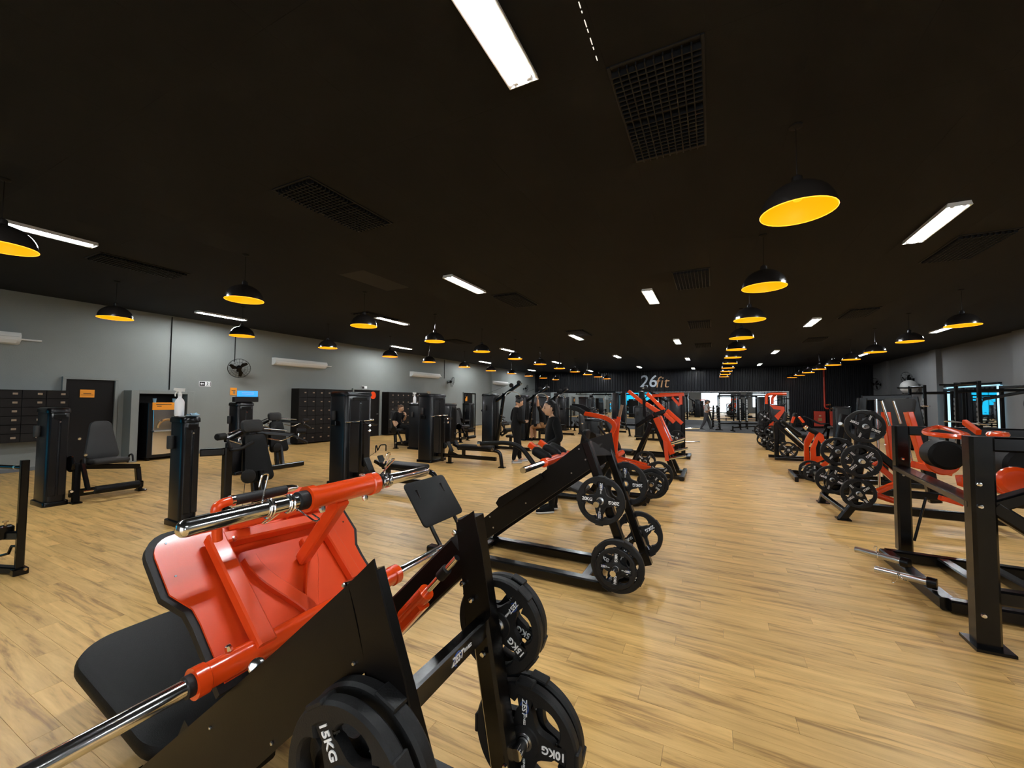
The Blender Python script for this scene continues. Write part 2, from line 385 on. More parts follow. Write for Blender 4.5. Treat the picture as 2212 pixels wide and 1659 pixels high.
# ---------------------------------------------------------------- egg-crate vents
bl = MB(); bl.box((0, 0, 0), (0.010, PY-0.05, 0.05), ch=0.002); long_me = bl.mesh('vent_blade', 'vent')
bs = MB(); bs.box((0, 0, 0), (PX-0.04, 0.010, 0.05), ch=0.002); short_me = bs.mesh('vent_blade', 'vent')
vlab = ['black egg-crate ceiling vent nearest the camera, right of the bright tube light', 'black egg-crate ceiling vent at upper left, second largest in view',
        'black ceiling vent above the centre aisle, second in line from the nearest one', 'black ceiling vent above the centre aisle, third in line', 'small far black ceiling vent above the centre aisle, fourth in line',
        'faint black ceiling vent at far left beside the leftmost tube light', 'black ceiling vent right of the tube light over the weight machines', 'black ceiling vent at right edge below the slanted tube light',
        'black ceiling vent right of the short tube light over the right machines', 'faint black ceiling vent above the left row of orange lamps', 'small far black ceiling vent above the left lockers',
        'far black ceiling vent left of the centre tube lights', 'far black ceiling vent over the right row of machines']
for k, (x, y) in enumerate(VENT):
    t = thing('ceiling_vent', vlab[k], 'vent', (x, y, Z_C), 0, 'egg-crate ceiling vents')
    f = MB()
    for sx_ in (-1, 1): f.box((sx_*(PX/2-0.012), 0, -0.004), (0.024, PY-0.004, 0.022), ch=0.003)
    for sy in (-1, 0, 1): f.box((0, sy*(PY/2-0.014), -0.003), (PX-0.05, 0.028, 0.02), ch=0.003)
    f.build('vent_frame', 'vent', t)
    g = MB(); g.box((0, 0, 0.009), (PX-0.03, PY-0.03, 0.004)); g.build('vent_backing', 'ceilbar', t)
    nl, ns = 10, 24
    if k < 2:
        for q in range(nl-1): inst('vent_blade', long_me, t, (-PX/2+0.02+(q+1)*(PX-0.04)/nl, 0, -0.018))
        for q in range(ns-1):
            if q != 11: inst('vent_blade', short_me, t, (0, -PY/2+0.025+(q+1)*(PY-0.05)/ns, -0.018))
    else:
        g = MB()
        for q in range(nl-1): g.box((-PX/2+0.02+(q+1)*(PX-0.04)/nl, 0, -0.018), (0.010, PY-0.05, 0.05), ch=0.002)
        for q in range(ns-1): g.box((0, -PY/2+0.025+(q+1)*(PY-0.05)/ns, -0.018), (PX-0.04, 0.010, 0.05), ch=0.002)
        o = g.build('vent_grid', 'vent', t); o['kind'] = 'stuff'
# ---------------------------------------------------------------- fluorescent fixtures
def make_fixture():
    t = thing('tube_light', 'x', 'light', (0, 0, 0), 0, 'fluorescent ceiling lights')
    b = MB(); L = 1.25
    b.add([(-0.10, -L/2, 0), (0.10, -L/2, 0), (0.10, L/2, 0), (-0.10, L/2, 0), (-0.115, -L/2, -0.05), (0.115, -L/2, -0.05), (0.115, L/2, -0.05), (-0.115, L/2, -0.05),
           (-0.108, -L/2+0.006, -0.05), (0.108, -L/2+0.006, -0.05), (0.108, L/2-0.006, -0.05), (-0.108, L/2-0.006, -0.05), (-0.05, -L/2+0.006, -0.012), (0.05, -L/2+0.006, -0.012), (0.05, L/2-0.006, -0.012), (-0.05, L/2-0.006, -0.012)],
          [(0, 4, 5, 1), (1, 5, 6, 2), (2, 6, 7, 3), (3, 7, 4, 0), (3, 0, 1, 2), (4, 8, 9, 5), (5, 9, 10, 6), (6, 10, 11, 7), (7, 11, 8, 4), (8, 12, 13, 9), (9, 13, 14, 10), (10, 14, 15, 11), (11, 15, 12, 8), (12, 15, 14, 13)])
    b.build('housing', 'fixture', t)
    for s in (-1, 1):
        q = MB(); q.cyl((s*0.05, -0.575, -0.035), (s*0.05, 0.575, -0.035), 0.014, 10); q.build('tube', 'tube', t)
        for e in (-1, 1):
            h = MB(); h.box((s*0.05, e*0.592, -0.03), (0.034, 0.03, 0.045)); h.build('lamp_holder', 'fixture', t)
    return t
FL = {(-1.2, 0): 'large overexposed tube light at top centre, nearest the camera', (-8.4, 0): 'white tube light at left edge above an orange lamp', (-12.3, 0): 'white tube light high on the left by the grey wall',
      (-8.4, 1): 'white tube light right of the second orange lamp on the left', (-4.42, 1): 'white tube light in the middle above the weight machines', (-1.2, 1): 'white tube light over the aisle, second of its column', (2.6, 1): 'slanted white tube light at upper right',
      (2.6, 2): 'short white tube light right of the lamp row over the aisle'}
proto = make_fixture(); first = True
cols = ['far left column by the grey wall', 'second column from the left wall', 'column over the black weight machines', 'column just left of the aisle', 'column right of the aisle', 'column nearest the right wall']
ordn = ['first', 'second', 'third', 'fourth', 'fifth']
for ci, (x, ys) in enumerate(FIX):
    for k, y in enumerate(ys):
        lab = FL.get((x, k), '%s white tube light of the %s' % (ordn[k], cols[ci]))
        if first: o = proto; o.location = (x, y, Z_C-0.003); o['label'] = lab; first = False
        else: dup(proto, (x, y, Z_C-0.003), None, lab)
# ---------------------------------------------------------------- dome pendants
def make_pendant():
    t = thing('pendant_lamp', 'x', 'lamp', (0, 0, 0), 0, 'orange dome pendant lamps')
    R, Hd = 0.272, 0.25; n = 10
    b = MB(); b.lathe([(R*math.cos(a), Hd*math.sin(a)) for a in [math.radians(9*i) for i in range(n)]]+[(0.045, Hd*0.99), (0.04, Hd+0.05), (0.012, Hd+0.07)], (0, 0, 0), (0, 0, 1), 32, caps=False)
    b.build('shade', 'lampout', t)
    b = MB(); b.lathe([((R-0.006)*math.cos(a), (Hd-0.006)*math.sin(a)) for a in [math.radians(10*i) for i in range(n)]], (0, 0, 0.001), (0, 0, 1), 32, caps=False); b.v = b.v
    b.f = [f[::-1] for f in b.f]; b.build('shade_lining', 'lampin', t)
    b = MB(); b.tube([(R*math.cos(a), R*math.sin(a), 0) for a in [2*math.pi*i/32 for i in range(32)]], 0.004, 6, closed=True); b.build('rim', 'lamprim', t)
    b = MB(); b.lathe([(0.0, -0.06), (0.03, -0.05), (0.045, -0.015), (0.03, 0.03), (0.018, 0.05), (0.018, 0.1)], (0, 0, 0.15), (0, 0, 1), 12); b.build('bulb', 'bulb', t)
    b = MB(); b.cyl((0, 0, Hd+0.06), (0, 0, Z_C-3.25), 0.004, 6); b.build('cord', 'lampout', t)
    b = MB(); b.lathe([(0.05, 0), (0.05, -0.015), (0.02, -0.03)], (0, 0, Z_C-3.25), (0, 0, 1), 14); b.build('ceiling_cap', 'ceilbar', t)
    return t
proto = make_pendant(); first = True
prow = [('lamp row over the aisle', 0.66, [4.05+2.5*k for k in range(11)]), ('lamp row near the right wall', 4.62, [4.0+2.5*k for k in range(2, 12)]),
        ('lamp row over the black weight machines', -6.78, [1.35, 3.85]+[6.35+2.5*k for k in range(10)]), ('lamp row along the left grey wall', -10.7, [3.62, 6.05, 8.6, 11.3, 13.6, 16.3, 18.9, 21.4, 23.9, 26.4, 28.9])]
PLAB = {(0, 0): 'largest orange dome lamp, at upper right with a bright glint on its rim', (0, 1): 'second largest orange dome lamp of the row over the aisle', (2, 0): 'orange dome lamp cut off by the left edge of the picture', (2, 1): 'orange dome lamp at left, largest of the row over the machines',
        (3, 0): 'leftmost orange dome lamp in front of the grey wall', (1, 0): 'orange dome lamp cut off by the right edge of the picture'}
ordn2 = ['first', 'second', 'third', 'fourth', 'fifth', 'sixth', 'seventh', 'eighth', 'ninth', 'tenth', 'eleventh', 'twelfth']
for ri, (nm, x, ys) in enumerate(prow):
    for k, y in enumerate(ys):
        lab = PLAB.get((ri, k), '%s orange dome lamp from the front in the %s' % (ordn2[k], nm))
        if first: o = proto; o.location = (x, y, 3.25); o['label'] = lab; first = False
        else: dup(proto, (x, y, 3.25), None, lab)
# ---------------------------------------------------------------- back wall: corrugated cladding, mirror, letters
def corrugated(name, x0, x1, z0, z1, y, parent):
    b = MB(); p = 0.20; xs = []; x = x0; k = 0
    while x < x1:
        for dx, dy in ((0, 0), (0.07, 0), (0.095, -0.045), (0.165, -0.045)): xs.append((min(x+dx, x1), y+dy))
        x += p
    v = []; f = []
    for (xx, yy) in xs: v += [(xx, yy, z0), (xx, yy, z1)]
    for i in range(len(xs)-1): f.append((2*i, 2*i+2, 2*i+3, 2*i+1))
    b.add(v, f); return b.build(name, 'corr', parent, smooth=20)
MZ0, MZ1, MX0, MX1 = 0.32, 2.36, -12.4, 4.55
sheets = 12
for k in range(sheets):
    a, c = X_L+(MX1-X_L)*k/sheets, X_L+(MX1-X_L)*(k+1)/sheets
    corrugated('cladding_sheet', a, c, MZ1+0.02, Z_C, Y_B-0.02-0.004*(k % 2), wb)
for k in range(4):
    a, c = MX1+(X_R-MX1)*k/4, MX1+(X_R-MX1)*(k+1)/4
    corrugated('cladding_sheet', a, c, 0.0, Z_C, Y_B-0.02-0.004*(k % 2), wb)
o = slab('lower_wall', MX0, MX1, Y_B-0.03, Y_B, 0.0, MZ0, 'walldark', wb)
mr = thing('wall_mirror', 'long mirror along the lower back wall under the black cladding', 'mirror', ((MX0+MX1)/2, Y_B-0.03, MZ0))
NP = 11; pw = (MX1-MX0)/NP
b = MB(); b.box((0, 0, 0), (pw-0.008, 0.012, MZ1-MZ0-0.01), ch=0.003); pme = b.mesh('mirror_pane', 'mirror')
for k in range(NP): inst('mirror_pane', pme, mr, (MX0+(k+0.5)*pw-(MX0+MX1)/2, 0.0, (MZ1-MZ0)/2))
b = MB(); b.box((0, -0.005, MZ1-MZ0+0.012), (MX1-MX0, 0.03, 0.03)); b.build('top_trim', 'steel', mr)
sg = thing('wall_lettering', 'silver and copper gym name letters high on the black back wall', 'sign', (-4.05, Y_B-0.10, 3.05))
pa, pb = ony(1384, 842, Y_B-0.1), ony(1426, 842, Y_B-0.1)
tm = textmesh('26', 1.30, 0.008, 0.02, 0.12, 'signlogo26'); place(tm, 'lettering', sg, (-0.36, 0, 0.10), (1, 0, 0), (0, 0, 1))
tm = textmesh('fit', 1.22, -0.012, 0.02, 0.18, 'signfit'); place(tm, 'lettering', sg, (0.62, 0, 0.02), (1, 0, 0), (0, 0, 1))
# front wall windows behind the camera: what the back mirror shows
def window(k, x0, x1, z0, z1, m, n=3):
    t = D.objects.new('window_%d' % k, None); C.objects.link(t); t['kind'] = 'structure'; t.location = ((x0+x1)/2, Y_F+0.03, z0)
    w_ = (x1-x0)/n
    for i in range(n):
        b = MB(); b.box((-(x1-x0)/2+(i+0.5)*w_, 0, (z1-z0)/2), (w_-0.03, 0.01, z1-z0-0.03)); b.build('pane', m, t)
    b = MB()
    for i in range(n+1): b.box((-(x1-x0)/2+i*w_, 0.01, (z1-z0)/2), (0.05, 0.05, z1-z0+0.05))
    for z in (0, z1-z0): b.box((0, 0.01, z), (x1-x0, 0.05, 0.05))
    b.build('window_frame', 'black', t)
window(1, -1.6, 2.4, 0.1, 3.0, 'daylight', 3)
window(2, -13.2, -8.8, 0.3, 3.1, 'bluesky', 3)
window(3, 5.2, 8.2, 0.9, 3.0, 'daylight', 2)
# ================================================================ weight plates
def plate_mesh():
    b = MB(); N = 64; TAU = 2*math.pi; front, back, spoke = [], [], []
    for i in range(N):
        th = TAU*i/N; ph = (math.degrees(th)+45) % 90-45        # 0 at the spokes' mid-angle + 45
        ph = ((math.degrees(th)) % 90)-45                      # openings centred between spokes at 0,90,180,270
        a = abs(ph)/31.0
        if a < 1: rin, rout, sp = 0.082+0.050*a**2.2, 0.181-0.042*a**2.6, False
        else: rin, rout, sp = 0.131, 0.174, True
        spoke.append(sp); d = V((math.cos(th), 0, math.sin(th)))
        st = [(0.0255, 0.021), (0.062, 0.021), (0.066, 0.016), (rin, 0.015), (rout, 0.015), (rout+0.007, 0.023), (0.217, 0.023), (0.225, 0.014)]
        front.append([d*r+V((0, -y, 0)) for r, y in st]); back.append([d*r+V((0, y, 0)) for r, y in st])
    K = 8; vs_ = [p for c in front for p in c]+[p for c in back for p in c]; fs = []
    F = lambda i, k: (i % N)*K+k
    G = lambda i, k: N*K+(i % N)*K+k
    for i in range(N):
        for k in range(K-1):
            if k == 3 and not (spoke[i] and spoke[(i+1) % N]): continue
            fs.append((F(i, k), F(i, k+1), F(i+1, k+1), F(i+1, k))); fs.append((G(i, k), G(i+1, k), G(i+1, k+1), G(i, k+1)))
        fs.append((F(i, 0), F(i+1, 0), G(i+1, 0), G(i, 0))); fs.append((F(i, 7), G(i, 7), G(i+1, 7), F(i+1, 7)))
        if not (spoke[i] and spoke[(i+1) % N]):
            fs.append((F(i, 3), G(i, 3), G(i+1, 3), F(i+1, 3))); fs.append((F(i, 4), F(i+1, 4), G(i+1, 4), G(i, 4)))
    b.add(vs_, fs)
    for q in range(4):
        a = math.pi/2*q; d = V((math.cos(a), 0, math.sin(a))); t = V((-math.sin(a), 0, math.cos(a)))
        b.box(d*0.221, (0.016, 0.052, 0.075), ax=(d, V((0, 1, 0)), t), ch=0.004)
    return b.mesh('plate_disc', 'rubber', smooth=40)
PLME = plate_mesh()
b = MB(); b.lathe([(0.0256, -0.0235), (0.034, -0.0235), (0.036, -0.02), (0.036, 0.02), (0.034, 0.0235), (0.0256, 0.0235)], (0, 0, 0), (0, 1, 0), 24, caps=False); HUBME = b.mesh('hub_ring', 'steel')
b = MB(); b.lathe([(0.026, -0.0178), (0.036, -0.0178)], (0, 0, 0), (0, 1, 0), 20, caps=False); b.lathe([(0.036, 0.0178), (0.026, 0.0178)], (0, 0, 0), (0, 1, 0), 20, caps=False); SWME = b.mesh('print_swirl', 'blueprint')
def plate(label, wt, loc, spin=0.0, flip=False, R=0.225, rz=0.0, group=None, detail=2, tilt=0.0):
    t = thing('weight_plate', label, 'weight plate', loc, 0, group)
    t.rotation_euler = (0, spin, rz+(math.pi if flip else 0)); s = R/0.225; t.scale = (s, s, s)
    inst('plate_disc', PLME, t); inst('hub_ring', HUBME, t)
    if detail:
        for side in ((-1, 1) if detail > 1 else (-1,)):
            for q in range(4):
                a = math.pi/2*q; d = V((math.cos(a), 0, math.sin(a))); xd = -d; yd = V((math.sin(a), 0, -math.cos(a)))*(-side)
                yd = V((0, side, 0)).cross(xd)
                if q % 2 == 0: place(textmesh(wt+'KG', 0.042, 0.0010), 'lettering', t, d*0.125+V((0, side*0.0165, 0)), xd, yd)
                else:
                    place(textmesh('ZEST', 0.030, 0.0005), 'lettering', t, d*0.132+V((0, side*0.0168, 0)), xd, yd)
                    if detail > 1:
                        place(textmesh('FITNESS', 0.013, 0.0), 'lettering', t, d*0.088+V((0, side*0.0168, 0)), xd, yd)
                        bm = MB(); bm.tube([d*0.132+V((0, side*0.0162, 0))+xd*0.024*math.cos(x)+yd*0.017*math.sin(x) for x in [2*math.pi*i/18 for i in range(14)]], 0.0028, 4)
                        o = bm.build('print_swirl', 'blueprint', t)
    return t
_bolt = {}
def bolt(root, p, axis, r=0.009, h=0.008, m='steel'):
    k = (r, h, m)
    if k not in _bolt:
        q = MB(); q.lathe([(r, 0), (r, h*0.5), (r*0.75, h), (r*0.3, h*1.05)], (0, 0, 0), (0, 0, 1), 8); _bolt[k] = q.mesh('bolt', m)
    T = ROOTINV[root.name]; a = (T.to_3x3() @ V(axis)).normalized(); u, w_ = perp(a)
    return place(_bolt[k], 'bolt', root, T @ V(p), u, a.cross(u))
def peg(b, a, c, r=0.0245, cap=True): b.cyl(a, c, r, 16)
# spring collar clip: coil round a bar along Y plus two wire arms
def spring_clip(label, c, bar_r=0.026, ang=0.0, size=0.09, axis=(0, 1, 0), group='spring collar clips'):
    t = thing('spring_clip', label, 'clip', c, 0, group)
    a = V(axis).normalized(); u = V((0, 0, 1)); u = (u-a*u.dot(a)).normalized(); w_ = a.cross(u)
    rot = lambda x: u*math.cos(x+ang)+w_*math.sin(x+ang)
    b = MB(); n = 36; r = bar_r+0.004
    b.tube([rot(-2*math.pi*2.25*i/n)*r+a*(-0.012+0.024*i/n) for i in range(n+1)], 0.0035, 6); b.build('coil', 'chrome', t)
    for s_, x in ((-1, 0.0), (1, -2*math.pi*0.25)):
        p0 = rot(x)*r+a*(s_*0.012); tang = (rot(x)*0.55+w_*math.cos(ang)*(-0.6 if s_ > 0 else 0.5)).normalized()
        p1 = p0+tang*size; q = a*s_*0.022
        b = MB(); b.tube(fil([p0, p0+tang*size*0.5, p1, p1+q, p0+tang*size*0.55+q], 0.012, 4), 0.003, 6); b.build('handle_wire', 'chrome', t)
    return t
# ================================================================ foreground 45-degree leg press
YN, YF, YC = 0.87, 1.46, 1.16
LP = thing('leg_press', 'large red and black leg press machine in the left foreground', 'exercise machine', (-1.6, YC, 0))
N_ = lambda px, py, y=YN: ony(px, py, y)
F_ = lambda px, py, y=YF: ony(px, py, y)
# floor frame and posts
b = MB()
for y in (YN, YF): b.beam((-2.2, y, 0.045), (-0.55, y, 0.045), 0.08, 0.08)
for x in (-2.15, -0.62): b.beam((x, YN, 0.046), (x, YF, 0.046), 0.08, 0.08)
b.build('base_frame', 'black', LP, True)
b = MB(); nt, nb = N_(787, 1240), N_(890, 1655); d = (nb-nt).normalized(); fl = nt+d*((nt.z-0.05)/-d.z)
b.beam(nt, fl, 0.085, 0.10, up=(0, 1, 0)); b.build('post', 'black', LP, True)
b = MB(); ft, fb = F_(1016, 1115), F_(1092, 1655); d = (fb-ft).normalized(); fl2 = ft+d*((ft.z-0.05)/-d.z)
b.beam(ft, fl2, 0.085, 0.10, up=(0, 1, 0)); b.build('post', 'black', LP, True)
# folded channel plates on the posts (with pointed top)
for (pts, y, t_) in (([(752, 1262), (806, 1208), (835, 1330), (872, 1470), (905, 1640), (850, 1640), (792, 1455), (770, 1330)], YN-0.055, 0.006), ([(985, 1130), (1022, 1104), (1040, 1190), (1060, 1330), (1010, 1395), (1000, 1270)], YF-0.055, 0.006)):
    b = MB(); b.prism([ony(px, py, y) for px, py in pts], (0, t_, 0)); b.build('post_cover', 'blacksat', LP, True, smooth=20)
# side rails as sheet covers
sh = [(752, 1262), (600, 1402), (300, 1662), (60, 1872), (240, 1960), (400, 1800), (560, 1652), (727, 1502), (792, 1450)]
b = MB(); b.prism([ony(px, py, YN-0.052) for px, py in sh], (0, 0.005, 0)); nsh = b.build('side_cover', 'blacksat', LP, True, smooth=20)
for px, py in ((743, 1264), (765, 1433), (588, 1605), (455, 1572)): bolt(LP, ony(px, py, YN-0.053), (0, -1, 0), 0.006, 0.005)
a0, a1 = F_(1003, 1190), F_(845, 1345); d = (a1-a0).normalized(); e_ = a0+d*2.0
b = MB(); b.beam(a0, e_, 0.06, 0.15, up=(0, 0, 1)); b.build('side_rail', 'blacksat', LP, True)
a2 = N_(770, 1330); b = MB(); b.beam(a2, a2+d*2.0, 0.05, 0.12, up=(0, 0, 1)); b.build('side_rail', 'blacksat', LP, True)
# guide rods inside the rails
b = MB(); g0, g1 = ony(972, 1222, YF-0.11), ony(893, 1310, YF-0.11); gd = (g1-g0).normalized(); b.cyl(g0-gd*0.05, g0+gd*1.9, 0.0135, 12); b.build('guide_rod', 'chrome', LP, True)
b = MB(); b.cyl(g0+V((0, -0.38, 0))-gd*0.05, g0+V((0, -0.38, 0))+gd*1.9, 0.0135, 12); b.build('guide_rod', 'chrome', LP, True)
b = MB(); b.cyl(g0+gd*0.02, g0+gd*0.07, 0.021, 14); b.build('stop_collar', 'rubber', LP, True)
b = MB(); b.cyl(g0+gd*0.17, g0+gd*0.34, 0.033, 18); b.beam(g0+gd*0.2+V((0, 0, -0.03)), g0+gd*0.52+V((0, 0, -0.03)), 0.06, 0.045); b.build('bearing_block', 'redgloss', LP, True)
# cross beam between the posts with printed name
c0, c1 = ony(872, 1520, YN+0.04), ony(1045, 1350, YF-0.02)
b = MB(); b.beam(c0, c1, 0.05, 0.075); b.build('cross_beam', 'black', LP, True)
cd = (c1-c0).normalized(); cn = cd.cross(V((0, 0, 1))).normalized(); cu = cn.cross(cd).normalized()
Ti = ROOTINV[LP.name]; mid = c0+(c1-c0)*0.50+cn*0.0262+cu*0.002
tl = lambda p: Ti @ V(p)
place(textmesh('ZEST', 0.036, 0.0006, 0.0015, 0.2), 'lettering', LP, tl(mid), cd, cu)
place(textmesh('FITNESS', 0.016), 'lettering', LP, tl(mid+cd*0.075+cu*0.002), cd, cu)
b = MB(); b.tube([mid-cn*0.001+cd*0.026*math.cos(x)+cu*0.02*math.sin(x) for x in [2*math.pi*i/18 for i in range(14)]], 0.003, 4); b.build('print_swirl', 'blueprint', LP, True)
# bolts on the far post
for px, py in ((1019, 1295), (1028, 1356), (1044, 1412), (1000, 1260), (983, 1150), (1092, 1655)): bolt(LP, ony(px, py, YF-0.062), (0, -1, 0), 0.012, 0.012, 'chrome')
# storage pegs
PG = {}
for nm, y0, y1, x, z in (('n1', YN-0.05, YN-0.30, -0.80, 0.71), ('n2', YN-0.05, YN-0.30, -0.66, 0.27), ('f1', YF+0.05, YF+0.30, -0.825, 0.70), ('f2', YF+0.05, YF+0.30, -0.70, 0.275)):
    b = MB(); peg(b, (x, y0-0.05*(1 if y1 < y0 else -1)*-1, z), (x, y1, z), 0.0235); b.build('storage_peg', 'chrome', LP, True)
# sled: foot plate, struts, bars
AN = math.radians(46); eu = V((-math.sin(AN), 0, math.cos(AN))); en = V((math.cos(AN), 0, math.sin(AN)))
o0 = V((-1.5, 0, 0.75))
def PLt(y, u, n=0.0): return o0+eu*u+en*n+V((0, y, 0))
def outline(dy, du, r=0.075):
    h = 0.405+dy; k = 0.355+dy
    top = 0.53+du; pts = []
    for j in range(7):
        a = math.radians(90*j/6); pts.append((h-r+r*math.cos(a), top-r+r*math.sin(a)))
    right = [(k, -0.06-du), (k, 0.16), (k+0.005, 0.22), (h, 0.30)]+pts
    left = [(-y, u) for y, u in right[::-1]]
    return [(YC+0.0+y, u) for y, u in right+left]
b = MB(); b.prism([PLt(y, u, 0.0) for y, u in outline(0, 0)], en*0.008); fp = b.build('foot_plate', 'red', LP, True, smooth=25)
b = MB(); b.prism([PLt(y, u, -0.001) for y, u in outline(0.022, 0.022, 0.09)], en*-0.028); b.build('foot_plate_rubber', 'rubber', LP, True, smooth=25)
b = MB()
for y, u in ((0.80, 0.50), (0.79, 0.36), (1.52, 0.50), (1.53, 0.36)): b.cyl(PLt(y, u, 0.0082), PLt(y, u, 0.0095), 0.004, 8)
b.build('screw_holes', 'eye', LP, True)
XU, ZU, XLw, ZLw = -1.34, 1.283, -1.455, 0.765
top = PLt(0, 0.44, 0.035)
def onpl(px, py, n=0.0):
    d = ray(px, py); q = o0+en*n-V((0, 0, HC)); return V((0, 0, HC))+d*(q.dot(en)/d.dot(en))
b = MB(); b.beam(onpl(462, 1172, 0.035), onpl(705, 1118, 0.035), 0.05, 0.055, up=en); b.build('cross_bar', 'red', LP, True)
b = MB(); b.beam(onpl(462, 1160, 0.045), (XLw+0.035, ony(592, 1408, 0.9).y+0.02, ZLw+0.02), 0.062, 0.05, up=en); b.build('sled_strut', 'red', LP, True)
b = MB(); b.beam(onx(737, 1080, XU), onpl(655, 1205, 0.03), 0.055, 0.05, up=(0, 1, 0)); b.build('bar_strut', 'red', LP, True)
b = MB(); b.beam(onpl(702, 1140, 0.03), onpl(768, 1248, 0.03), 0.055, 0.045, up=en); b.build('side_strut', 'red', LP, True)
b = MB(); b.beam((XU, YC-0.10, ZU-0.02), PLt(YC-0.12, 0.50, 0.02), 0.05, 0.05, up=(0, 1, 0)); b.build('bar_strut', 'red', LP, True)
# pressed ribs curving down the plate
for s_ in (-1, 1):
    b = MB(); pts = [PLt(YC+s_*(0.06+0.07*math.cos(math.pi*t)), 0.33-0.38*t, 0.02) for t in [i/9 for i in range(10)]]
    b.path(pts, 0.055, 0.03, up=en); b.build('rib', 'red', LP, True)
gp = onpl(652, 1098, 0.015); gy, gu = gp.y, (gp-o0).dot(eu)
arc = [PLt(gy+0.105*math.cos(a), gu+0.105*math.sin(a), 0.015) for a in [math.pi*(-0.12+1.24*i/14) for i in range(15)]]
b = MB(); b.prism(arc, en*0.035); b.build('gusset', 'red', LP, True, smooth=30)
# upper bar
b = MB(); b.lathe([(0.047, 0), (0.047, 0.03), (0.041, 0.033), (0.041, 0.30), (0.047, 0.303), (0.047, 0.335)], (XU, 1.0, ZU), (0, 1, 0), 24); b.build('upper_sleeve', 'redgloss', LP, True)
def sleeve(b, x, z, y0, y1, r=0.0255):
    s_ = 1 if y1 > y0 else -1
    b.lathe([(r, 0), (r, abs(y1-y0)-r*0.8), (r*0.85, abs(y1-y0)-r*0.35), (r*0.5, abs(y1-y0)-r*0.06), (0.0, abs(y1-y0))], (x, y0, z), (0, s_, 0), 24)
b = MB(); sleeve(b, XU, ZU, 1.0, 0.60); b.build('weight_horn', 'chrome', LP, True)
b = MB(); sleeve(b, XU, ZU, 1.335, 1.70); b.build('weight_horn', 'chrome', LP, True)
for y0, y1 in ((0.965, 1.002), (1.334, 1.352)):
    b = MB(); b.cyl((XU, y0, ZU), (XU, y1, ZU), 0.034, 20); b.build('rubber_stop', 'rubber', LP, True)
for y in (1.06, 1.27): bolt(LP, (XU+0.01, y, ZU-0.038), (0.25, 0, -1), 0.012, 0.022, 'chrome')
bolt(LP, (top.x+0.03, 0.99, top.z-0.005), en, 0.012, 0.014, 'chrome')
# lower bar
b = MB(); b.lathe([(0.047, 0), (0.047, 0.035), (0.041, 0.04), (0.041, 0.86), (0.047, 0.865), (0.047, 0.90)], (XLw, 0.71, ZLw), (0, 1, 0), 24); b.build('lower_sleeve', 'redgloss', LP, True)
b = MB(); sleeve(b, XLw, ZLw, 0.715, 0.22); b.build('weight_horn', 'chrome', LP, True)
b = MB(); sleeve(b, XLw, ZLw, 1.60, 2.02); b.build('weight_horn', 'chrome', LP, True)
b = MB(); b.cyl((XLw, 0.69, ZLw), (XLw, 0.712, ZLw), 0.033, 20); b.build('rubber_stop', 'rubber', LP, True)
b = MB(); kx = onx(557, 1437, -1.38); b.lathe([(0.022, 0), (0.026, 0.006), (0.026, 0.014), (0.02, 0.018)], kx, (0.7, -0.6, 0.3), 18)
b.build('adjuster_knob', 'chrome', LP, True)
bolt(LP, onx(592, 1420, -1.38), (0.7, -0.6, 0.3), 0.017, 0.012, 'chrome'); bolt(LP, onx(495, 1405, -1.46), (0, -0.3, 1), 0.012, 0.02, 'chrome')
for px, py in ((549, 1470), (541, 1487)): bolt(LP, onx(px, py, -1.38), (0.7, -0.6, 0.3), 0.007, 0.008, 'chrome')
# handle on the far top of the plate
hx, hz = -1.62, 1.268
b = MB(); b.tube(fil([(hx-0.02, 0.865, 1.13), (hx, 0.845, hz-0.01), (hx, 0.875, hz), (hx, 0.90, hz)], 0.03), 0.017, 12); b.build('handle_elbow', 'redgloss', LP, True)
b = MB(); b.cyl((hx, 0.905, hz), (hx, 1.11, hz), 0.0195, 16); b.build('handle_grip', 'rubber', LP, True)
b = MB(); b.cyl((hx, 0.893, hz), (hx, 0.906, hz), 0.021, 16); b.build('handle_ferrule', 'chrome', LP, True)
b = MB(); b.lathe([(0.019, 0), (0.017, 0.03), (0.008, 0.055)], (hx, 1.11, hz), (0, 1, 0.0), 16); b.build('handle_tip', 'chrome', LP, True)
# seat and back pad
pu, pv = V((0, 1, 0)), V((-0.985, 0, 0.17))
b = MB(); b.pad((-2.42, 1.15, 0.275), pv, pu, 1.0, 0.62, 0.09, 0.20, n=9); b.build('back_pad', 'vinyl', LP, True)
b = MB(); b.pad((-1.78, 1.15, 0.27), (0.8, 0, 0.45), pu, 0.32, 0.5, 0.08, 0.06); b.build('seat_pad', 'vinyl', LP, True)
b = MB(); b.beam((-2.7, 1.15, 0.21), (-1.75, 1.15, 0.10), 0.08, 0.06); b.beam((-2.1, 1.15, 0.05), (-2.1, 1.15, 0.14), 0.06); b.build('pad_support', 'black', LP, True)
b = MB(); s0, s1 = ony(412, 1560, YN+0.02), ony(378, 1640, YN+0.02); b.beam(s0, s1+(s1-s0)*0.4, 0.025, 0.05); b.build('stop_lever', 'rubber', LP, True)
G1 = 'plates stored on the foreground leg press'
plate('upper of two 15KG plates facing the camera on the near side of the leg press', '15', (-0.80, YN-0.135, 0.71), math.radians(58), False, 0.205, 0, G1)
plate('15KG plate behind another on the near side of the leg press', '15', (-0.80, YN-0.075, 0.71), math.radians(20), False, 0.215, 0, G1)
plate('inner plate on the upper far peg of the foreground leg press', '15', (-0.825, YF+0.09, 0.70), math.radians(38), False, 0.195, 0, G1)
plate('outer plate on the upper far peg of the foreground leg press', '15', (-0.825, YF+0.147, 0.70), math.radians(20), False, 0.19, 0, G1)
plate('plate on the lower far peg of the foreground leg press, at the bottom edge', '10', (-0.70, YF+0.09, 0.275), math.radians(0), False, 0.225, 0, G1)
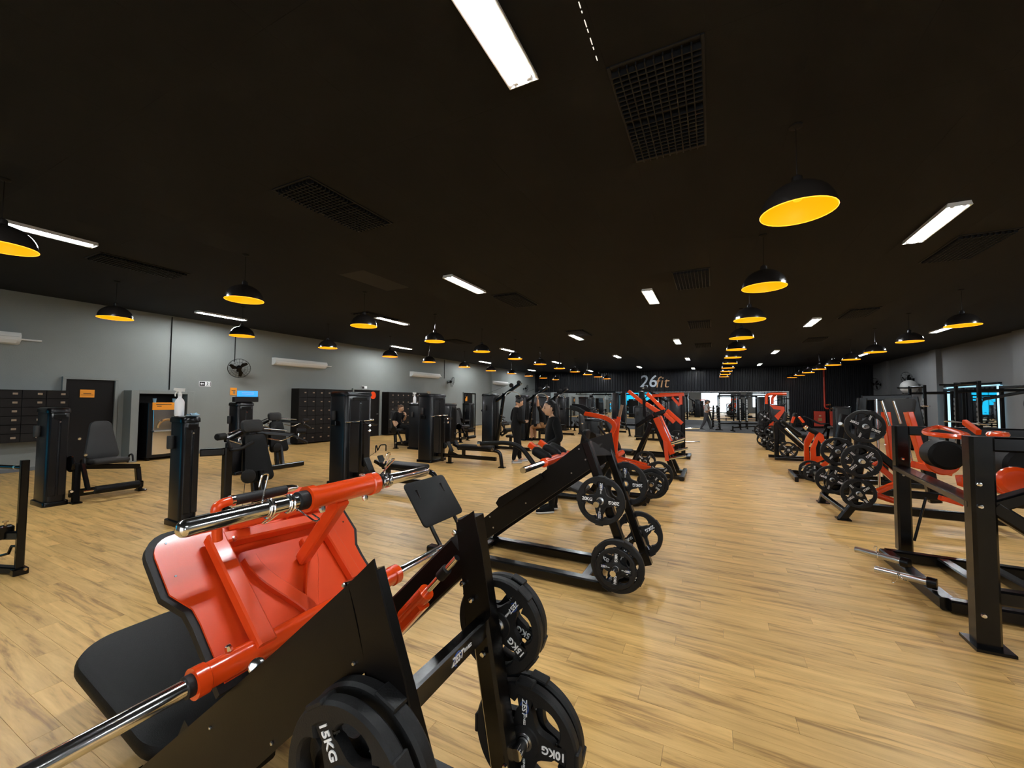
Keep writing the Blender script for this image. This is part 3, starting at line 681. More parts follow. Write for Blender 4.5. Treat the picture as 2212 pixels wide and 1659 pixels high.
plate('plate behind another on the lower far peg of the foreground leg press', '10', (-0.70, YF+0.147, 0.275), math.radians(10), False, 0.225, 0, G1)
spring_clip('spring clip on the near chrome horn of the leg press, arms pointing up', (XU, 0.86, ZU), 0.026, math.radians(-30), 0.10)
spring_clip('spring clip pushed against the red sleeve of the leg press, arms hanging down', (XU, 0.935, ZU), 0.026, math.radians(215), 0.10)
spring_clip('spring clip on the far chrome horn next to the red sleeve, arms raised', (XU, 1.372, ZU), 0.026, math.radians(10), 0.12)
spring_clip('second spring clip on the far chrome horn of the leg press, leaning left', (XU, 1.41, ZU), 0.026, math.radians(-25), 0.11)
# ================================================================ hack squat behind it
HN, HF, HCY = 3.55, 4.08, 3.815
HK = thing('hack_squat', 'black inclined hack squat machine with red shoulder carriage behind the leg press', 'exercise machine', (-1.6, HCY, 0))
n_ = lambda px, py, y=HN: ony(px, py, y)
for y in (HN, HF):
    b = MB(); b.path(fil([(-2.75, y, 0.055), (-0.78, y, 0.055), (-0.58, y, 0.20)], 0.12, 5), 0.085, 0.10, up=(0, 1, 0)); b.build('base_rail', 'black', HK, True)
for x in (-1.05, -2.25):
    b = MB(); b.beam((x, HN, 0.055), (x, HF, 0.055), 0.08, 0.06); b.build('cross_beam', 'black', HK, True)
for y, dx in ((HN, 0), (HF, 0.03)):
    b = MB(); b.prism([(-2.30+dx, y-0.03, 0.06), (-2.16+dx, y-0.03, 0.40), (-1.02+dx, y-0.03, 1.31), (-0.95+dx, y-0.03, 1.10), (-0.98+dx, y-0.03, 1.05), (-2.10+dx, y-0.03, 0.22)], (0, 0.06, 0)); b.build('side_rail', 'blacksat', HK, True, smooth=20)
    b = MB(); b.beam((-1.02+dx, y, 1.28), (-0.60+dx, y, 0.10), 0.075, 0.09, up=(0, 1, 0)); b.build('post', 'black', HK, True)
    for x, z in ((-1.08, 1.22), (-1.02, 1.13), (-1.15, 1.0), (-1.6, 0.68), (-1.95, 0.40), (-1.99, 0.5)): bolt(HK, (x+dx, y-0.031, z), (0, -1, 0), 0.008, 0.006)
# raised cover on the near rail
b = MB(); b.prism([n_(1072, 1086, HN-0.036), n_(1079, 1074, HN-0.036), n_(1168, 1022, HN-0.036), n_(1175, 1032, HN-0.036), n_(1080, 1098, HN-0.036)], (0, -0.012, 0)); b.build('rail_cover', 'blacksat', HK, True, smooth=20)
b = MB(); b.prism([(-1.02, HN+0.04, 1.30), (-0.97, HN+0.04, 1.16), (-0.90, HF+0.06, 1.10), (-0.94, HF+0.06, 1.33)], (0.012, 0, 0.004)); b.build('back_panel', 'blacksat', HK, True, smooth=20)
for y in (HN+0.12, HF-0.12):
    b = MB(); b.cyl((-2.2, y, 0.30), (-1.0, y, 1.20), 0.0135, 10); b.build('guide_rod', 'chrome', HK, True)
# foot plate
fu, fv = V((0, 1, 0)), V((-0.31, 0, 0.42)).normalized()
b = MB(); b.pad((-2.885, 3.80, 0.51), fv, fu, 0.53, 0.72, 0.025, 0.05, n=4); b.build('foot_plate', 'rubber', HK, True)
for y in (3.58, 4.02):
    b = MB(); b.tube(fil([(-2.98, y, 0.64), (-2.72, y, 0.22), (-2.60, y, 0.06)], 0.1), 0.022, 10); b.build('plate_support', 'black', HK, True)
# carriage
car = ony(1185, 1000, HCY)
dr = V((1.15, 0, 0.9)).normalized(); du_ = V((-dr.z, 0, dr.x))
b = MB(); c0 = V((-1.37, HCY, 1.04)); b.cyl(c0+V((0, -0.34, 0))+du_*0.05, c0+V((0, 0.34, 0))+du_*0.05, 0.042, 18); b.build('carriage_tube', 'redgloss', HK, True)
b = MB(); b.cyl(c0+V((0, -0.33, 0))+du_*0.05, c0+V((0, -0.80, 0))+du_*0.05, 0.026, 16); b.build('weight_horn', 'chrome', HK, True)
b = MB(); b.cyl(c0+V((0, 0.33, 0))+du_*0.05, c0+V((0, 0.80, 0))+du_*0.05, 0.026, 16); b.build('weight_horn', 'chrome', HK, True)
for y in (-0.16, 0.10):
    p = c0+V((0, y, 0))+du_*0.06; b = MB(); b.beam(p, p-dr*0.05+du_*0.21+V((-0.05, 0, 0)), 0.055, 0.05, up=(0, 1, 0)); b.build('pad_bracket', 'redgloss', HK, True)
for y in (-0.22, 0.05, 0.22):
    p = c0+V((0, y, 0))+du_*0.14-dr*0.02
    b = MB(); b.pad(p, V((0, 1, 0)), (du_*0.8-dr*0.4), 0.10, 0.20, 0.09, 0.04); b.build('shoulder_pad', 'vinyl', HK, True)
b = MB(); p = c0+V((0, -0.3, 0)); b.tube(fil([p+V((-0.12, 0, -0.02)), p+V((-0.28, 0, 0.17)), p+V((-0.45, 0.02, 0.20)), p+V((-0.75, 0.03, 0.17))], 0.1), 0.022, 10); b.build('release_handle', 'vinyl', HK, True)
b = MB(); b.cyl(p+V((-0.745, 0.03, 0.17)), p+V((-0.78, 0.03, 0.168)), 0.026, 12); b.build('handle_cap', 'chrome', HK, True)
for q in ((-1.0, HN, 1.28), (-0.97, HF, 1.30)):
    b = MB(); b.cyl(q, V(q)+V((-0.08, 0, 0.1)), 0.012, 8); b.build('stop_pin', 'black', HK, True)
PZ = [(-0.87, 0.80), (-0.735, 0.27)]
for y0, y1 in ((HN-0.04, HN-0.25), (HF+0.04, HF+0.25)):
    for x, z in PZ:
        b = MB(); peg(b, (x, y0, z), (x, y1, z), 0.024); b.build('storage_peg', 'chrome', HK, True)
G2 = 'plates stored on the hack squat'
plate('20KG plate facing the camera on the upper near peg of the hack squat', '20', (-0.87, HN-0.09, 0.80), math.radians(3), False, 0.205, 0, G2)
plate('large plate behind a 10KG plate on the lower near peg of the hack squat', '25', (-0.735, HN-0.075, 0.27), math.radians(25), False, 0.222, 0, G2)
plate('small 10KG plate facing the camera on the lower near peg of the hack squat', '10', (-0.735, HN-0.133, 0.27), math.radians(92), False, 0.165, 0, G2)
plate('20KG plate with upside-down numbers on the upper far peg of the hack squat', '20', (-0.80, HF+0.10, 0.82), math.radians(0), False, 0.215, 0, G2)
plate('25KG plate on the lower far peg of the hack squat', '25', (-0.67, HF+0.10, 0.34), math.radians(-35), False, 0.222, 0, G2)
# ================================================================ helpers for machines measured off the photograph
def PT(p): return ony(p[0], p[1], p[2]) if len(p) == 3 and p[0] > 100 else V(p)
def BM(root, name, m, a, c, w_, h=None, up=(0, 0, 1), ext=0.0):
    b = MB(); b.beam(PT(a), PT(c), w_, h, up, ext=ext); return b.build(name, m, root, True)
def TB(root, name, m, pts, r, fr=0.06, n=10, closed=False):
    b = MB(); P = [PT(p) for p in pts]
    if closed:
        for _ in range(3): P = [q for i in range(len(P)) for q in (P[i]*0.75+P[(i+1) % len(P)]*0.25, P[i]*0.25+P[(i+1) % len(P)]*0.75)]
    b.tube(fil(P, fr) if (len(P) > 2 and not closed) else P, r, n, closed); return b.build(name, m, root, True)
def PR(root, name, m, pts, y, t, sm=25):
    b = MB(); b.prism([ony(px, py, y) for px, py in pts], (0, t, 0)); return b.build(name, m, root, True, smooth=sm)
def PD(root, name, m, c, u, v, w_, h, t, r=0.04, taper=1.0):
    b = MB(); b.pad(PT(c), u, v, w_, h, t, r, taper); return b.build(name, m, root, True)
def RP(root, name, m, pts, y, w_, h, fr=0.1):
    b = MB(); b.path(fil([PT((px, py, y)) for px, py in pts], fr, 6), w_, h, up=(0, 1, 0)); return b.build(name, m, root, True)
# ---------------------------------------------------------------- C: red lever row machine
YC1, YC2 = 6.55, 7.15
RC = thing('lever_row_machine', 'red curved lever row machine beside the standing woman, left of the aisle', 'exercise machine', (-1.6, 6.85, 0))
for y in (YC1, YC2):
    TB(RC, 'base_rail', 'black', [(-2.9, y, 0.05), (-1.05, y, 0.05), (-0.86, y, 0.22)], 0.045, 0.1)
BM(RC, 'cross_beam', 'black', (-0.98, YC1, 0.07), (-0.98, YC2, 0.07), 0.08, 0.07); BM(RC, 'cross_beam', 'black', (-2.5, YC1, 0.06), (-2.5, YC2, 0.06), 0.08, 0.07)
for y, dx in ((YC1+0.1, 0), (YC2-0.1, 0)):
    RP(RC, 'lever', 'redgloss', [(1405, 1012), (1340, 997), (1321, 990), (1318, 945), (1331, 918), (1312, 903), (1285, 897), (1263, 893)] if y < 6.9 else [(1398, 1006), (1345, 992), (1326, 986), (1325, 940), (1330, 905)], y, 0.07, 0.085)
RP(RC, 'lever_grip', 'rubber', [(1263, 893), (1250, 884), (1232, 880)], YC1+0.1, 0.075, 0.09)
RP(RC, 'lever_pad', 'vinyl', [(1274, 890), (1258, 880), (1236, 878)], YC1+0.16, 0.10, 0.05)
RP(RC, 'lever', 'redgloss', [(1329, 985), (1332, 940), (1337, 900)], YC1+0.2, 0.06, 0.06)
BM(RC, 'handle', 'handle', (1338, 900, YC1+0.2), (1344, 875, YC1+0.2), 0.045, 0.035, (0, 1, 0))
TB(RC, 'pivot_tube', 'redgloss', [ony(1330, 985, YC1+0.05), ony(1330, 985, YC1+0.05)+V((0, 0.5, 0))], 0.05)
BM(RC, 'post', 'black', (-1.9, 6.85, 0.06), (1325, 985, 6.85), 0.09, 0.09, (0, 1, 0)); BM(RC, 'post', 'black', (-2.45, 6.85, 0.06), (-2.2, 6.85, 0.75), 0.08, 0.08, (0, 1, 0))
PD(RC, 'seat_pad', 'vinyl', (-2.35, 6.85, 0.60), (1, 0, 0), (0, 1, 0), 0.45, 0.35, 0.08, 0.06)
PD(RC, 'chest_pad', 'vinyl', (-2.0, 6.85, 0.95), (0.2, 0, 1), (0, 1, 0), 0.42, 0.30, 0.08, 0.06)
PD(RC, 'foot_plate', 'vinylgrey', (1240, 1048, 6.25), (0.95, 0, -0.3), (0, 1, 0), 0.42, 0.5, 0.06, 0.05); BM(RC, 'foot_arm', 'black', ony(1240, 1052, 6.25), (-1.5, YC1, 0.08), 0.06)
for y, s_ in ((YC1-0.02, -1), (YC2+0.02, 1)):
    c = ony(1410, 1044, YC1-0.1); TB(RC, 'weight_horn', 'chrome', [(c.x, y, c.z), (c.x, y+s_*0.25, c.z)], 0.025)
    BM(RC, 'horn_arm', 'black', (c.x, y, c.z), (c.x-0.1, y, 0.10), 0.07, 0.06, (0, 1, 0))
c = ony(1410, 1044, YC1-0.1)
G3 = 'plates on the red lever row machine'
plate('small plate with steel hub on the near horn of the red lever row machine', '5', (c.x, YC1-0.17, c.z), math.radians(35), False, 0.175, 0, G3, 1)
plate('larger plate behind it on the near horn of the red lever row machine', '15', (c.x, YC1-0.11, c.z), math.radians(10), False, 0.225, 0, G3, 1)
plate('plate on the far horn of the red lever row machine', '15', (c.x, YC2+0.11, c.z), math.radians(50), False, 0.225, 0, G3, 1)
# ---------------------------------------------------------------- D: incline press with red twin rails
YD1, YD2 = 9.3, 10.1
RD = thing('incline_press_machine', 'red twin-rail incline press with empty chrome pegs left of the aisle', 'exercise machine', (-1.5, 9.7, 0))
for y in (YD1, YD2): BM(RD, 'base_rail', 'black', (-2.6, y, 0.05), (-0.55, y, 0.05), 0.09, 0.08)
BM(RD, 'cross_beam', 'black', (-0.6, YD1-0.2, 0.05), (-0.6, YD2+0.2, 0.05), 0.09, 0.085); BM(RD, 'cross_beam', 'black', (-2.4, YD1, 0.05), (-2.4, YD2, 0.05), 0.09, 0.08)
BM(RD, 'main_arm', 'redgloss', (1418, 902, YD1), (1453, 980, YD1), 0.13, 0.19, (0, 1, 0)); BM(RD, 'main_arm', 'redgloss', (1424, 900, YD2), (1452, 965, YD2), 0.13, 0.16, (0, 1, 0))
PR(RD, 'arm_plate', 'red', [(1432, 950), (1441, 955), (1445, 996), (1437, 996)], YD1-0.1, 0.05)
BM(RD, 'press_rail', 'redgloss', (1358, 845, YD1), (1390, 871, YD1), 0.07, 0.13, (0, 1, 0)); BM(RD, 'press_rail', 'redgloss', (1395, 872, YD1), (1427, 893, YD1), 0.09, 0.16, (0, 1, 0))
BM(RD, 'press_rail', 'redgloss', (1398, 850, YD2), (1435, 886, YD2), 0.08, 0.14, (0, 1, 0)); BM(RD, 'press_rail', 'redgloss', (1441, 886, YD2), (1474, 915, YD2), 0.08, 0.13, (0, 1, 0)); BM(RD, 'press_rail', 'redgloss', (1436, 893, YD1), (1457, 912, YD1), 0.08, 0.16, (0, 1, 0))
BM(RD, 'post', 'black', (1391, 860, YD1-0.06), (1393, 900, YD1-0.06), 0.06, 0.06, (0, 1, 0)); BM(RD, 'bracket', 'black', (1375, 921, YD1), (1410, 897, YD1), 0.08, 0.10, (0, 1, 0)); BM(RD, 'bracket', 'black', (1414, 896, YD1-0.08), (1436, 888, YD1-0.08), 0.08, 0.08, (0, 1, 0))
for y in (YD1, YD2):
    q = ony(1412, 905, y); BM(RD, 'post', 'black', q, (-0.75, y, 0.08), 0.10, 0.11, (0, 1, 0)); BM(RD, 'post', 'black', q+V((-0.05, 0, -0.1)), (-1.7, y, 0.08), 0.09, 0.10, (0, 1, 0))
for a, c in (((1449, 956), (1479, 946)), ((1446, 961), (1477, 952)), ((1455, 976), (1486, 968)), ((1446, 991), (1481, 985))):
    TB(RD, 'storage_peg', 'chrome', [(*a, YD1-0.06), (*c, YD1-0.06)], 0.026)
PD(RD, 'seat_pad', 'vinyl', (-1.9, 9.7, 0.48), (1, 0, 0), (0, 1, 0), 0.42, 0.42, 0.08, 0.06); PD(RD, 'back_pad', 'vinyl', (-2.15, 9.7, 0.85), (-0.45, 0, 1), (0, 1, 0), 0.75, 0.32, 0.08, 0.07)
BM(RD, 'seat_post', 'black', (-1.9, 9.7, 0.08), (-1.9, 9.7, 0.44), 0.08)
G4 = 'plates on the incline press'
c = ony(1394, 996, YD1-0.2)
TB(RD, 'storage_peg', 'chrome', [(c.x, YD1, c.z), (c.x, YD1-0.35, c.z)], 0.025)
plate('plate low on the near side of the red twin-rail incline press', '10', (c.x, YD1-0.2, c.z), math.radians(40), False, 0.22, 0, G4, 1)
c = ony(1441, 1022, YD1-0.55)
# ---------------------------------------------------------------- E: red high-pull machine
RE = thing('high_row_machine', 'black machine with red L-shaped top arms behind the incline press', 'exercise machine', (-1.3, 12.9, 0))
YE = 12.7
BM(RE, 'base_rail', 'black', (-2.4, YE, 0.05), (-0.6, YE, 0.05), 0.1, 0.08); BM(RE, 'base_rail', 'black', (-2.4, YE+0.6, 0.05), (-0.6, YE+0.6, 0.05), 0.1, 0.08); BM(RE, 'cross_beam', 'black', (-0.65, YE-0.1, 0.05), (-0.65, YE+0.7, 0.05), 0.1, 0.085); BM(RE, 'cross_beam', 'black', (-2.3, YE, 0.05), (-2.3, YE+0.6, 0.05), 0.1, 0.08)
BM(RE, 'post', 'black', (-0.8, YE+0.3, 0.08), (1475, 856, YE+0.3), 0.11, 0.13, (0, 1, 0)); BM(RE, 'post', 'black', (-2.1, YE+0.3, 0.08), (-1.5, YE+0.3, 1.5), 0.10, 0.12, (0, 1, 0))
BM(RE, 'top_arm', 'redgloss', (1409, 855, YE), (1478, 852, YE), 0.09, 0.10, (0, 1, 0)); BM(RE, 'drop_arm', 'redgloss', (1470, 852, YE-0.02), (1471, 874, YE-0.02), 0.09, 0.12, (0, 1, 0)); BM(RE, 'drop_arm', 'redgloss', (1452, 858, YE-0.02), (1468, 876, YE-0.02), 0.07, 0.09, (0, 1, 0))
BM(RE, 'top_arm', 'redgloss', (1425, 852, YE+0.6), (1476, 851, YE+0.6), 0.08, 0.09, (0, 1, 0))
PD(RE, 'back_pad', 'vinyl', (-1.25, YE+0.3, 1.0), (0.25, 0, 1), (0, 1, 0), 0.7, 0.34, 0.08, 0.06); PD(RE, 'seat_pad', 'vinyl', (-1.0, YE+0.3, 0.5), (1, 0, 0), (0, 1, 0), 0.4, 0.36, 0.08, 0.06)
BM(RE, 'seat_post', 'black', (-1.0, YE+0.3, 0.08), (-1.0, YE+0.3, 0.46), 0.08)
for z in (0.45, 0.85):
    TB(RE, 'storage_peg', 'chrome', [(-0.75, YE+0.3, z), (-0.35, YE+0.3, z+0.03)], 0.025)
G5 = 'plates on the machine with red L-shaped arms'
TB(RE, 'storage_peg', 'chrome', [(-0.95, YE, 0.6), (-0.95, YE-0.3, 0.6)], 0.025)
BM(RE, 'side_post', 'black', (-0.95, YE, 0.08), (-0.95, YE, 0.66), 0.08)
plate('plate on the near side of the machine with red L-shaped top arms', '10', (-0.95, YE-0.12, 0.6), 0.4, False, 0.22, 0, G5, 1)
# ---------------------------------------------------------------- right foreground frame machine
YR1, YR2 = 3.95, 6.02
RR = thing('frame_leg_press', 'tall black frame leg press with red handles cut off by the right edge', 'exercise machine', (2.3, 5.0, 0))
p1t, p1b = ony(2105, 942, YR1), onz(2131, 1398); BM(RR, 'post', 'black', (p1b.x, YR1, p1t.z), (p1b.x, YR1, 0.02), 0.125, 0.125)
BM(RR, 'foot', 'black', (p1b.x-0.09, YR1, 0.012), (p1b.x+0.1, YR1, 0.012), 0.22, 0.022)
p2t = ony(1942, 920, YR2); BM(RR, 'post', 'black', (p2t.x+0.01, YR2, p2t.z), (p2t.x+0.01, YR2, 0.02), 0.125, 0.125)
BM(RR, 'top_beam', 'black', (p1b.x, YR1, p1t.z-0.05), (p1b.x+1.9, YR1, p1t.z-0.05), 0.09, 0.10); BM(RR, 'top_beam', 'black', (p2t.x, YR2, p2t.z-0.05), (p2t.x+1.9, YR2, p2t.z-0.05), 0.09, 0.10)
for y, x in ((YR1, p1b.x+1.9), (YR2, p2t.x+1.9)): BM(RR, 'post', 'black', (x, y, p1t.z), (x, y, 0.02), 0.12, 0.12)
for px, py in ((2115, 1046), (2118, 1094), (2125, 1330)): bolt(RR, ony(px, py, YR1-0.063), (0, -1, 0), 0.016, 0.014, 'chrome')
for px, py in ((1950, 991), (1951, 1026)): bolt(RR, ony(px, py, YR2-0.063), (0, -1, 0), 0.016, 0.014, 'chrome')
fa, fb_ = onz(1913, 1196, 0.06), onz(2050, 1306, 0.06)
BM(RR, 'floor_beam', 'black', fa, fb_, 0.11, 0.10); BM(RR, 'floor_beam', 'black', fa, (fa.x+2.2, fa.y-0.1, 0.06), 0.10, 0.10); BM(RR, 'floor_beam', 'black', fb_, (fb_.x+2.2, fb_.y-0.1, 0.06), 0.10, 0.10)
BM(RR, 'floor_beam', 'black', fa+V((0.42, -0.05, 0)), fb_+V((0.42, 0, 0)), 0.10, 0.09); BM(RR, 'floor_beam', 'black', fa+V((0.75, -0.05, 0)), fb_+V((0.75, 0, 0)), 0.10, 0.09)
BM(RR, 'low_beam', 'black', (p1b.x, YR1, 0.35), (p1b.x+1.9, YR1, 0.35), 0.09, 0.10)
for a, c in (((1848, 1186), (1950, 1214)), ((1890, 1229), (2006, 1258))):
    A, B = onz(*a, 0.16), onz(*c, 0.16); TB(RR, 'storage_peg', 'steel', [A, B], 0.028, n=14); b = MB(); d = (B-A).normalized(); b.cyl(B-d*0.01, B+d*0.05, 0.045, 14); b.build('peg_flange', 'black', RR, True)
TB(RR, 'strut_rod', 'black', [(1975, 1168, 5.6), (2000, 1075, 5.6)], 0.012)
for y in (5.75, 4.35):
    q0 = V((p2t.x+0.55, y, 0.95)); q1 = V((p2t.x+1.9, y, 0.35)); BM(RR, 'slide_rail', 'black', q0, q1, 0.09, 0.12, (0, 1, 0))
BM(RR, 'rail_tie', 'black', (p2t.x, YR2, 0.92), (p1b.x, YR1, 0.95), 0.13, 0.05)
BM(RR, 'brace', 'black', (p1b.x+0.05, YR1, 0.95), (p1b.x+0.9, YR1, 1.38), 0.08, 0.10, (0, 1, 0)); BM(RR, 'brace', 'black', (p1b.x+0.05, YR1, 0.95), (p1b.x+0.95, YR1, 0.25), 0.09, 0.11, (0, 1, 0))
hz_ = 1.46
TB(RR, 'loop_handle', 'redgloss', [(1992, 933, 4.6), (2012, 925, 4.9), (2032, 922, 5.0), (2075, 935, 4.6), (2092, 941, 4.4), (2088, 944, 4.3), (2050, 942, 4.35), (2010, 938, 4.45)], 0.020, closed=True, n=8)
TB(RR, 'loop_handle', 'redgloss', [(2132, 938, 4.6), (2150, 936, 4.8), (2180, 939, 4.6), (2160, 942, 4.5)], 0.022, closed=True, n=8)
BM(RR, 'handle_arm', 'redgloss', (2084, 912, 5.2), (2114, 934, 5.0), 0.035, 0.05, (0, 1, 0))
for y in (4.72, 5.3):
    b = MB(); c = ony(2072, 985, 5.0); b.lathe([(0.11, 0), (0.135, 0.02), (0.135, 0.20), (0.11, 0.22)], (c.x+(5.3-y)*0.4, y-0.11, c.z-0.02), (0, 1, 0), 22); b.build('roller_pad', 'vinyl', RR, True)
b = MB(); c = ony(2036, 998, 5.55); b.disc(c, (0, 1, 0), 0.13, 0.05, 24); b.build('roller_disc', 'redgloss', RR, True)
b = MB(); c = ony(2196, 1040, 4.3); b.disc(c, (0.15, 1, 0), 0.105, 0.08, 28); b.build('cam_disc', 'redgloss', RR, True)
BM(RR, 'carriage_beam', 'redgloss', (2130, 1040, 4.5), (2175, 1060, 4.5), 0.09, 0.16, (0, 1, 0)); BM(RR, 'carriage_beam', 'redgloss', (2085, 1028, 4.7), (2090, 1050, 4.7), 0.09, 0.12, (0, 1, 0))
PD(RR, 'seat_pad', 'vinyl', (p2t.x+1.2, 5.0, 0.62), (0.9, 0, -0.4), (0, 1, 0), 0.7, 0.55, 0.09, 0.08)
PR(RR, 'tread_plate', 'steel', [(2131, 968), (2145, 966), (2168, 997), (2138, 1002)], 4.85, 0.03)
spring_clip('spring clip left on the upper chrome peg of the right foreground frame', onz(1896, 1199, 0.16), 0.027, 0.0, 0.09, axis=(1, -0.1, 0))
spring_clip('spring clip left on the lower chrome peg of the right foreground frame', onz(1940, 1242, 0.16), 0.027, 3.14, 0.08, axis=(1, -0.1, 0))
# ---------------------------------------------------------------- R2: V-squat with plate trees
YV1, YV2 = 7.25, 8.3
RV = thing('v_squat_machine', 'red and black squat machine loaded with plates right of the aisle', 'exercise machine', (2.4, 7.8, 0))
for y, (px, py), (qx, qy) in ((YV1, (1822, 1126), (1842, 1092)), (YV2, (1774, 1085), (1786, 1052))):
    A = onz(px, py); B = ony(qx, qy, y); BM(RV, 'leg', 'black', (A.x, y, 0.0), B, 0.09, 0.10, (0, 1, 0)); BM(RV, 'foot', 'black', (A.x-0.06, y, 0.01), (A.x+0.1, y, 0.01), 0.16, 0.018)
    BM(RV, 'side_beam', 'black', B, (B.x+2.2, y, B.z-0.02), 0.09, 0.11)
BM(RV, 'cross_beam', 'black', ony(1838, 1092, YV1)+V((-0.05, 0, -0.1)), ony(1784, 1055, YV2)+V((-0.05, 0, -0.1)), 0.07, 0.06); BM(RV, 'cross_beam', 'black', (3.3, YV1, 0.2), (3.3, YV2, 0.2), 0.09, 0.1); BM(RV, 'rear_leg', 'black', (3.7, YV1, 0.0), (3.7, YV1, 0.24), 0.09); BM(RV, 'rear_leg', 'black', (3.7, YV2, 0.0), (3.7, YV2, 0.24), 0.09)
for y, (px, py), (qx, qy) in ((YV1, (1874, 905), (1842, 1085)), (YV2, (1823, 895), (1791, 1050))):
    BM(RV, 'plate_post', 'black', (px, py, y), (qx, qy, y), 0.09, 0.12, (0, 1, 0))
BM(RV, 'slant_beam', 'black', (1872, 960, YV1), (1945, 1020, YV1), 0.09, 0.12, (0, 1, 0)); BM(RV, 'slant_beam', 'redgloss', (1890, 1000, YV1+0.25), (1935, 1040, YV1+0.25), 0.07, 0.10, (0, 1, 0))
BM(RV, 'red_rail', 'redgloss', (1913, 890, YV1+0.2), (1928, 1000, YV1+0.2), 0.15, 0.07, (1, 0, 0)); BM(RV, 'red_rail', 'redgloss', (1962, 890, YV1+0.75), (1995, 1000, YV1+0.75), 0.17, 0.07, (1, 0, 0))
for a, c, y in (((1905, 866), (1922, 920), YV1+0.12), ((1930, 866), (1946, 915), YV1+0.6), ((1893, 862), (1900, 1060), YV1+0.4), ((1960, 955), (1969, 995), YV1+0.6)): TB(RV, 'guide_rod', 'chrome', [(*a, y), (*c, y)], 0.017)
BM(RV, 'seat_arm', 'redgloss', (1972, 1003, YV1+0.3), (2052, 1020, YV1+0.3), 0.09, 0.15, (0, 1, 0))
TB(RV, 'low_lever', 'redgloss', [(1895, 1062, YV1+0.1), (1935, 1045, YV1+0.1), (1962, 1048, YV1+0.1)], 0.04); TB(RV, 'low_lever', 'redgloss', [(1895, 1070, YV1+0.1), (1930, 1082, YV1+0.1), (1962, 1085, YV1+0.1)], 0.04)
BM(RV, 'lower_arm', 'redgloss', (2030, 1075, YV1), (2078, 1088, YV1), 0.06, 0.09, (0, 1, 0))
BM(RV, 'head_beam', 'black', (1862, 860, YV2+0.35), (1966, 858, YV2+0.35), 0.09, 0.09); BM(RV, 'head_post', 'black', (1862, 860, YV2+0.35), (ony(1862, 860, YV2+0.35).x-0.12, YV2+0.35, 0.1), 0.12, 0.12, (0, 1, 0)); BM(RV, 'head_post', 'black', (1968, 858, YV2+0.35), (ony(1966, 858, YV2+0.35).x+0.25, YV2+0.35, 0.1), 0.14, 0.14, (0, 1, 0))
PD(RV, 'back_pad', 'vinylgrey', (1938, 900, YV2+0.3), (0.15, 0, 1), (1, 0, 0), 0.6, 0.4, 0.07, 0.05)
for px, py in ((1909, 925), (1912, 960), (1924, 975), (1926, 940), (1921, 993), (1932, 993)): bolt(RV, ony(px, py, YV1+0.15), (-0.2, -1, 0), 0.014, 0.01, 'chrome')
G6 = 'plates on the squat machine right of the aisle'
for lab, wt, px, py, y, spin, R in (('tilted 20KG plate on top of the near plate post of the right squat machine', '20', 1868, 921, YV1-0.12, 25, 0.225), ('25KG plate in the middle of the near plate post of the right squat machine', '25', 1860, 996, YV1-0.12, -45, 0.225), ('15KG plate at the bottom of the near plate post of the right squat machine', '15', 1854, 1066, YV1-0.12, -40, 0.20),
                                 ('plate in the middle of the far plate post of the right squat machine', '25', 1809, 975, YV2-0.12, 40, 0.225), ('plate at the bottom of the far plate post of the right squat machine', '15', 1797, 1036, YV2-0.12, 20, 0.225), ('second plate at the bottom of the far plate post of the right squat machine', '15', 1815, 1040, YV2+0.12, 60, 0.225)):
    c = ony(px, py, y); plate(lab, wt, c, math.radians(spin), False, R, 0, G6, 1); TB(RV, 'storage_peg', 'chrome', [(c.x, y-0.10, c.z), (c.x, y+0.16, c.z)], 0.025)
TB(RV, 'peg_tip', 'steel', [(1815, 915, YV2-0.2), (1822, 921, YV2)], 0.028)
# ---------------------------------------------------------------- R3: red bent-plate machine
Y3 = 10.7
R3 = thing('bent_plate_row_machine', 'machine with two bent red side plates and black roller arm right of the aisle', 'exercise machine', (2.2, Y3, 0))
z1 = lambda pts: [(1640+x*0.11754, 840+y*0.11754) for x, y in pts]
PR(R3, 'side_plate', 'redgloss', z1([(930, 790), (1035, 835), (1000, 900), (912, 1060), (930, 1330), (935, 1400), (830, 1400), (828, 965)]), Y3+0.3, 0.06)
PR(R3, 'side_plate', 'redgloss', z1([(1110, 800), (1180, 845), (1215, 985), (1150, 1010), (1090, 940), (1040, 1090), (1050, 1240), (1200, 1240), (1215, 1285), (1060, 1360), (950, 1370), (945, 1100), (1060, 850)]), Y3-0.1, 0.06)
R3b = ony(1706, 1020, Y3-0.3)
BM(R3, 'front_foot', 'black', onz(1706, 1018, 0.05), onz(1721, 1036, 0.05), 0.07, 0.10)
A, B = onz(1714, 1028, 0.05), V((4.0, Y3-0.2, 0.05)); BM(R3, 'base_rail', 'black', A, B, 0.09, 0.08); BM(R3, 'base_rail', 'black', A+V((0, 0.6, 0)), B+V((0, 0.6, 0)), 0.09, 0.08)
BM(R3, 'cross_beam', 'black', (3.9, Y3-0.2, 0.05), (3.9, Y3+0.4, 0.05), 0.09, 0.08)
q = ony(1762, 1000, Y3); BM(R3, 'post', 'black', (q.x, Y3, 0.08), (q.x+0.05, Y3, 1.0), 0.10, 0.12, (0, 1, 0))
TB(R3, 'roller_arm', 'vinyl', z1([(1075, 825), (900, 735)]) and [(*z1([(1075, 825)])[0], Y3), (*z1([(880, 725)])[0], Y3)], 0.05); TB(R3, 'arm_collar', 'chrome', [(*z1([(895, 735)])[0], Y3), (*z1([(835, 690)])[0], Y3)], 0.045)
TB(R3, 'slant_tube', 'black', [(*z1([(820, 660)])[0], Y3), (*z1([(740, 520)])[0], Y3)], 0.03)
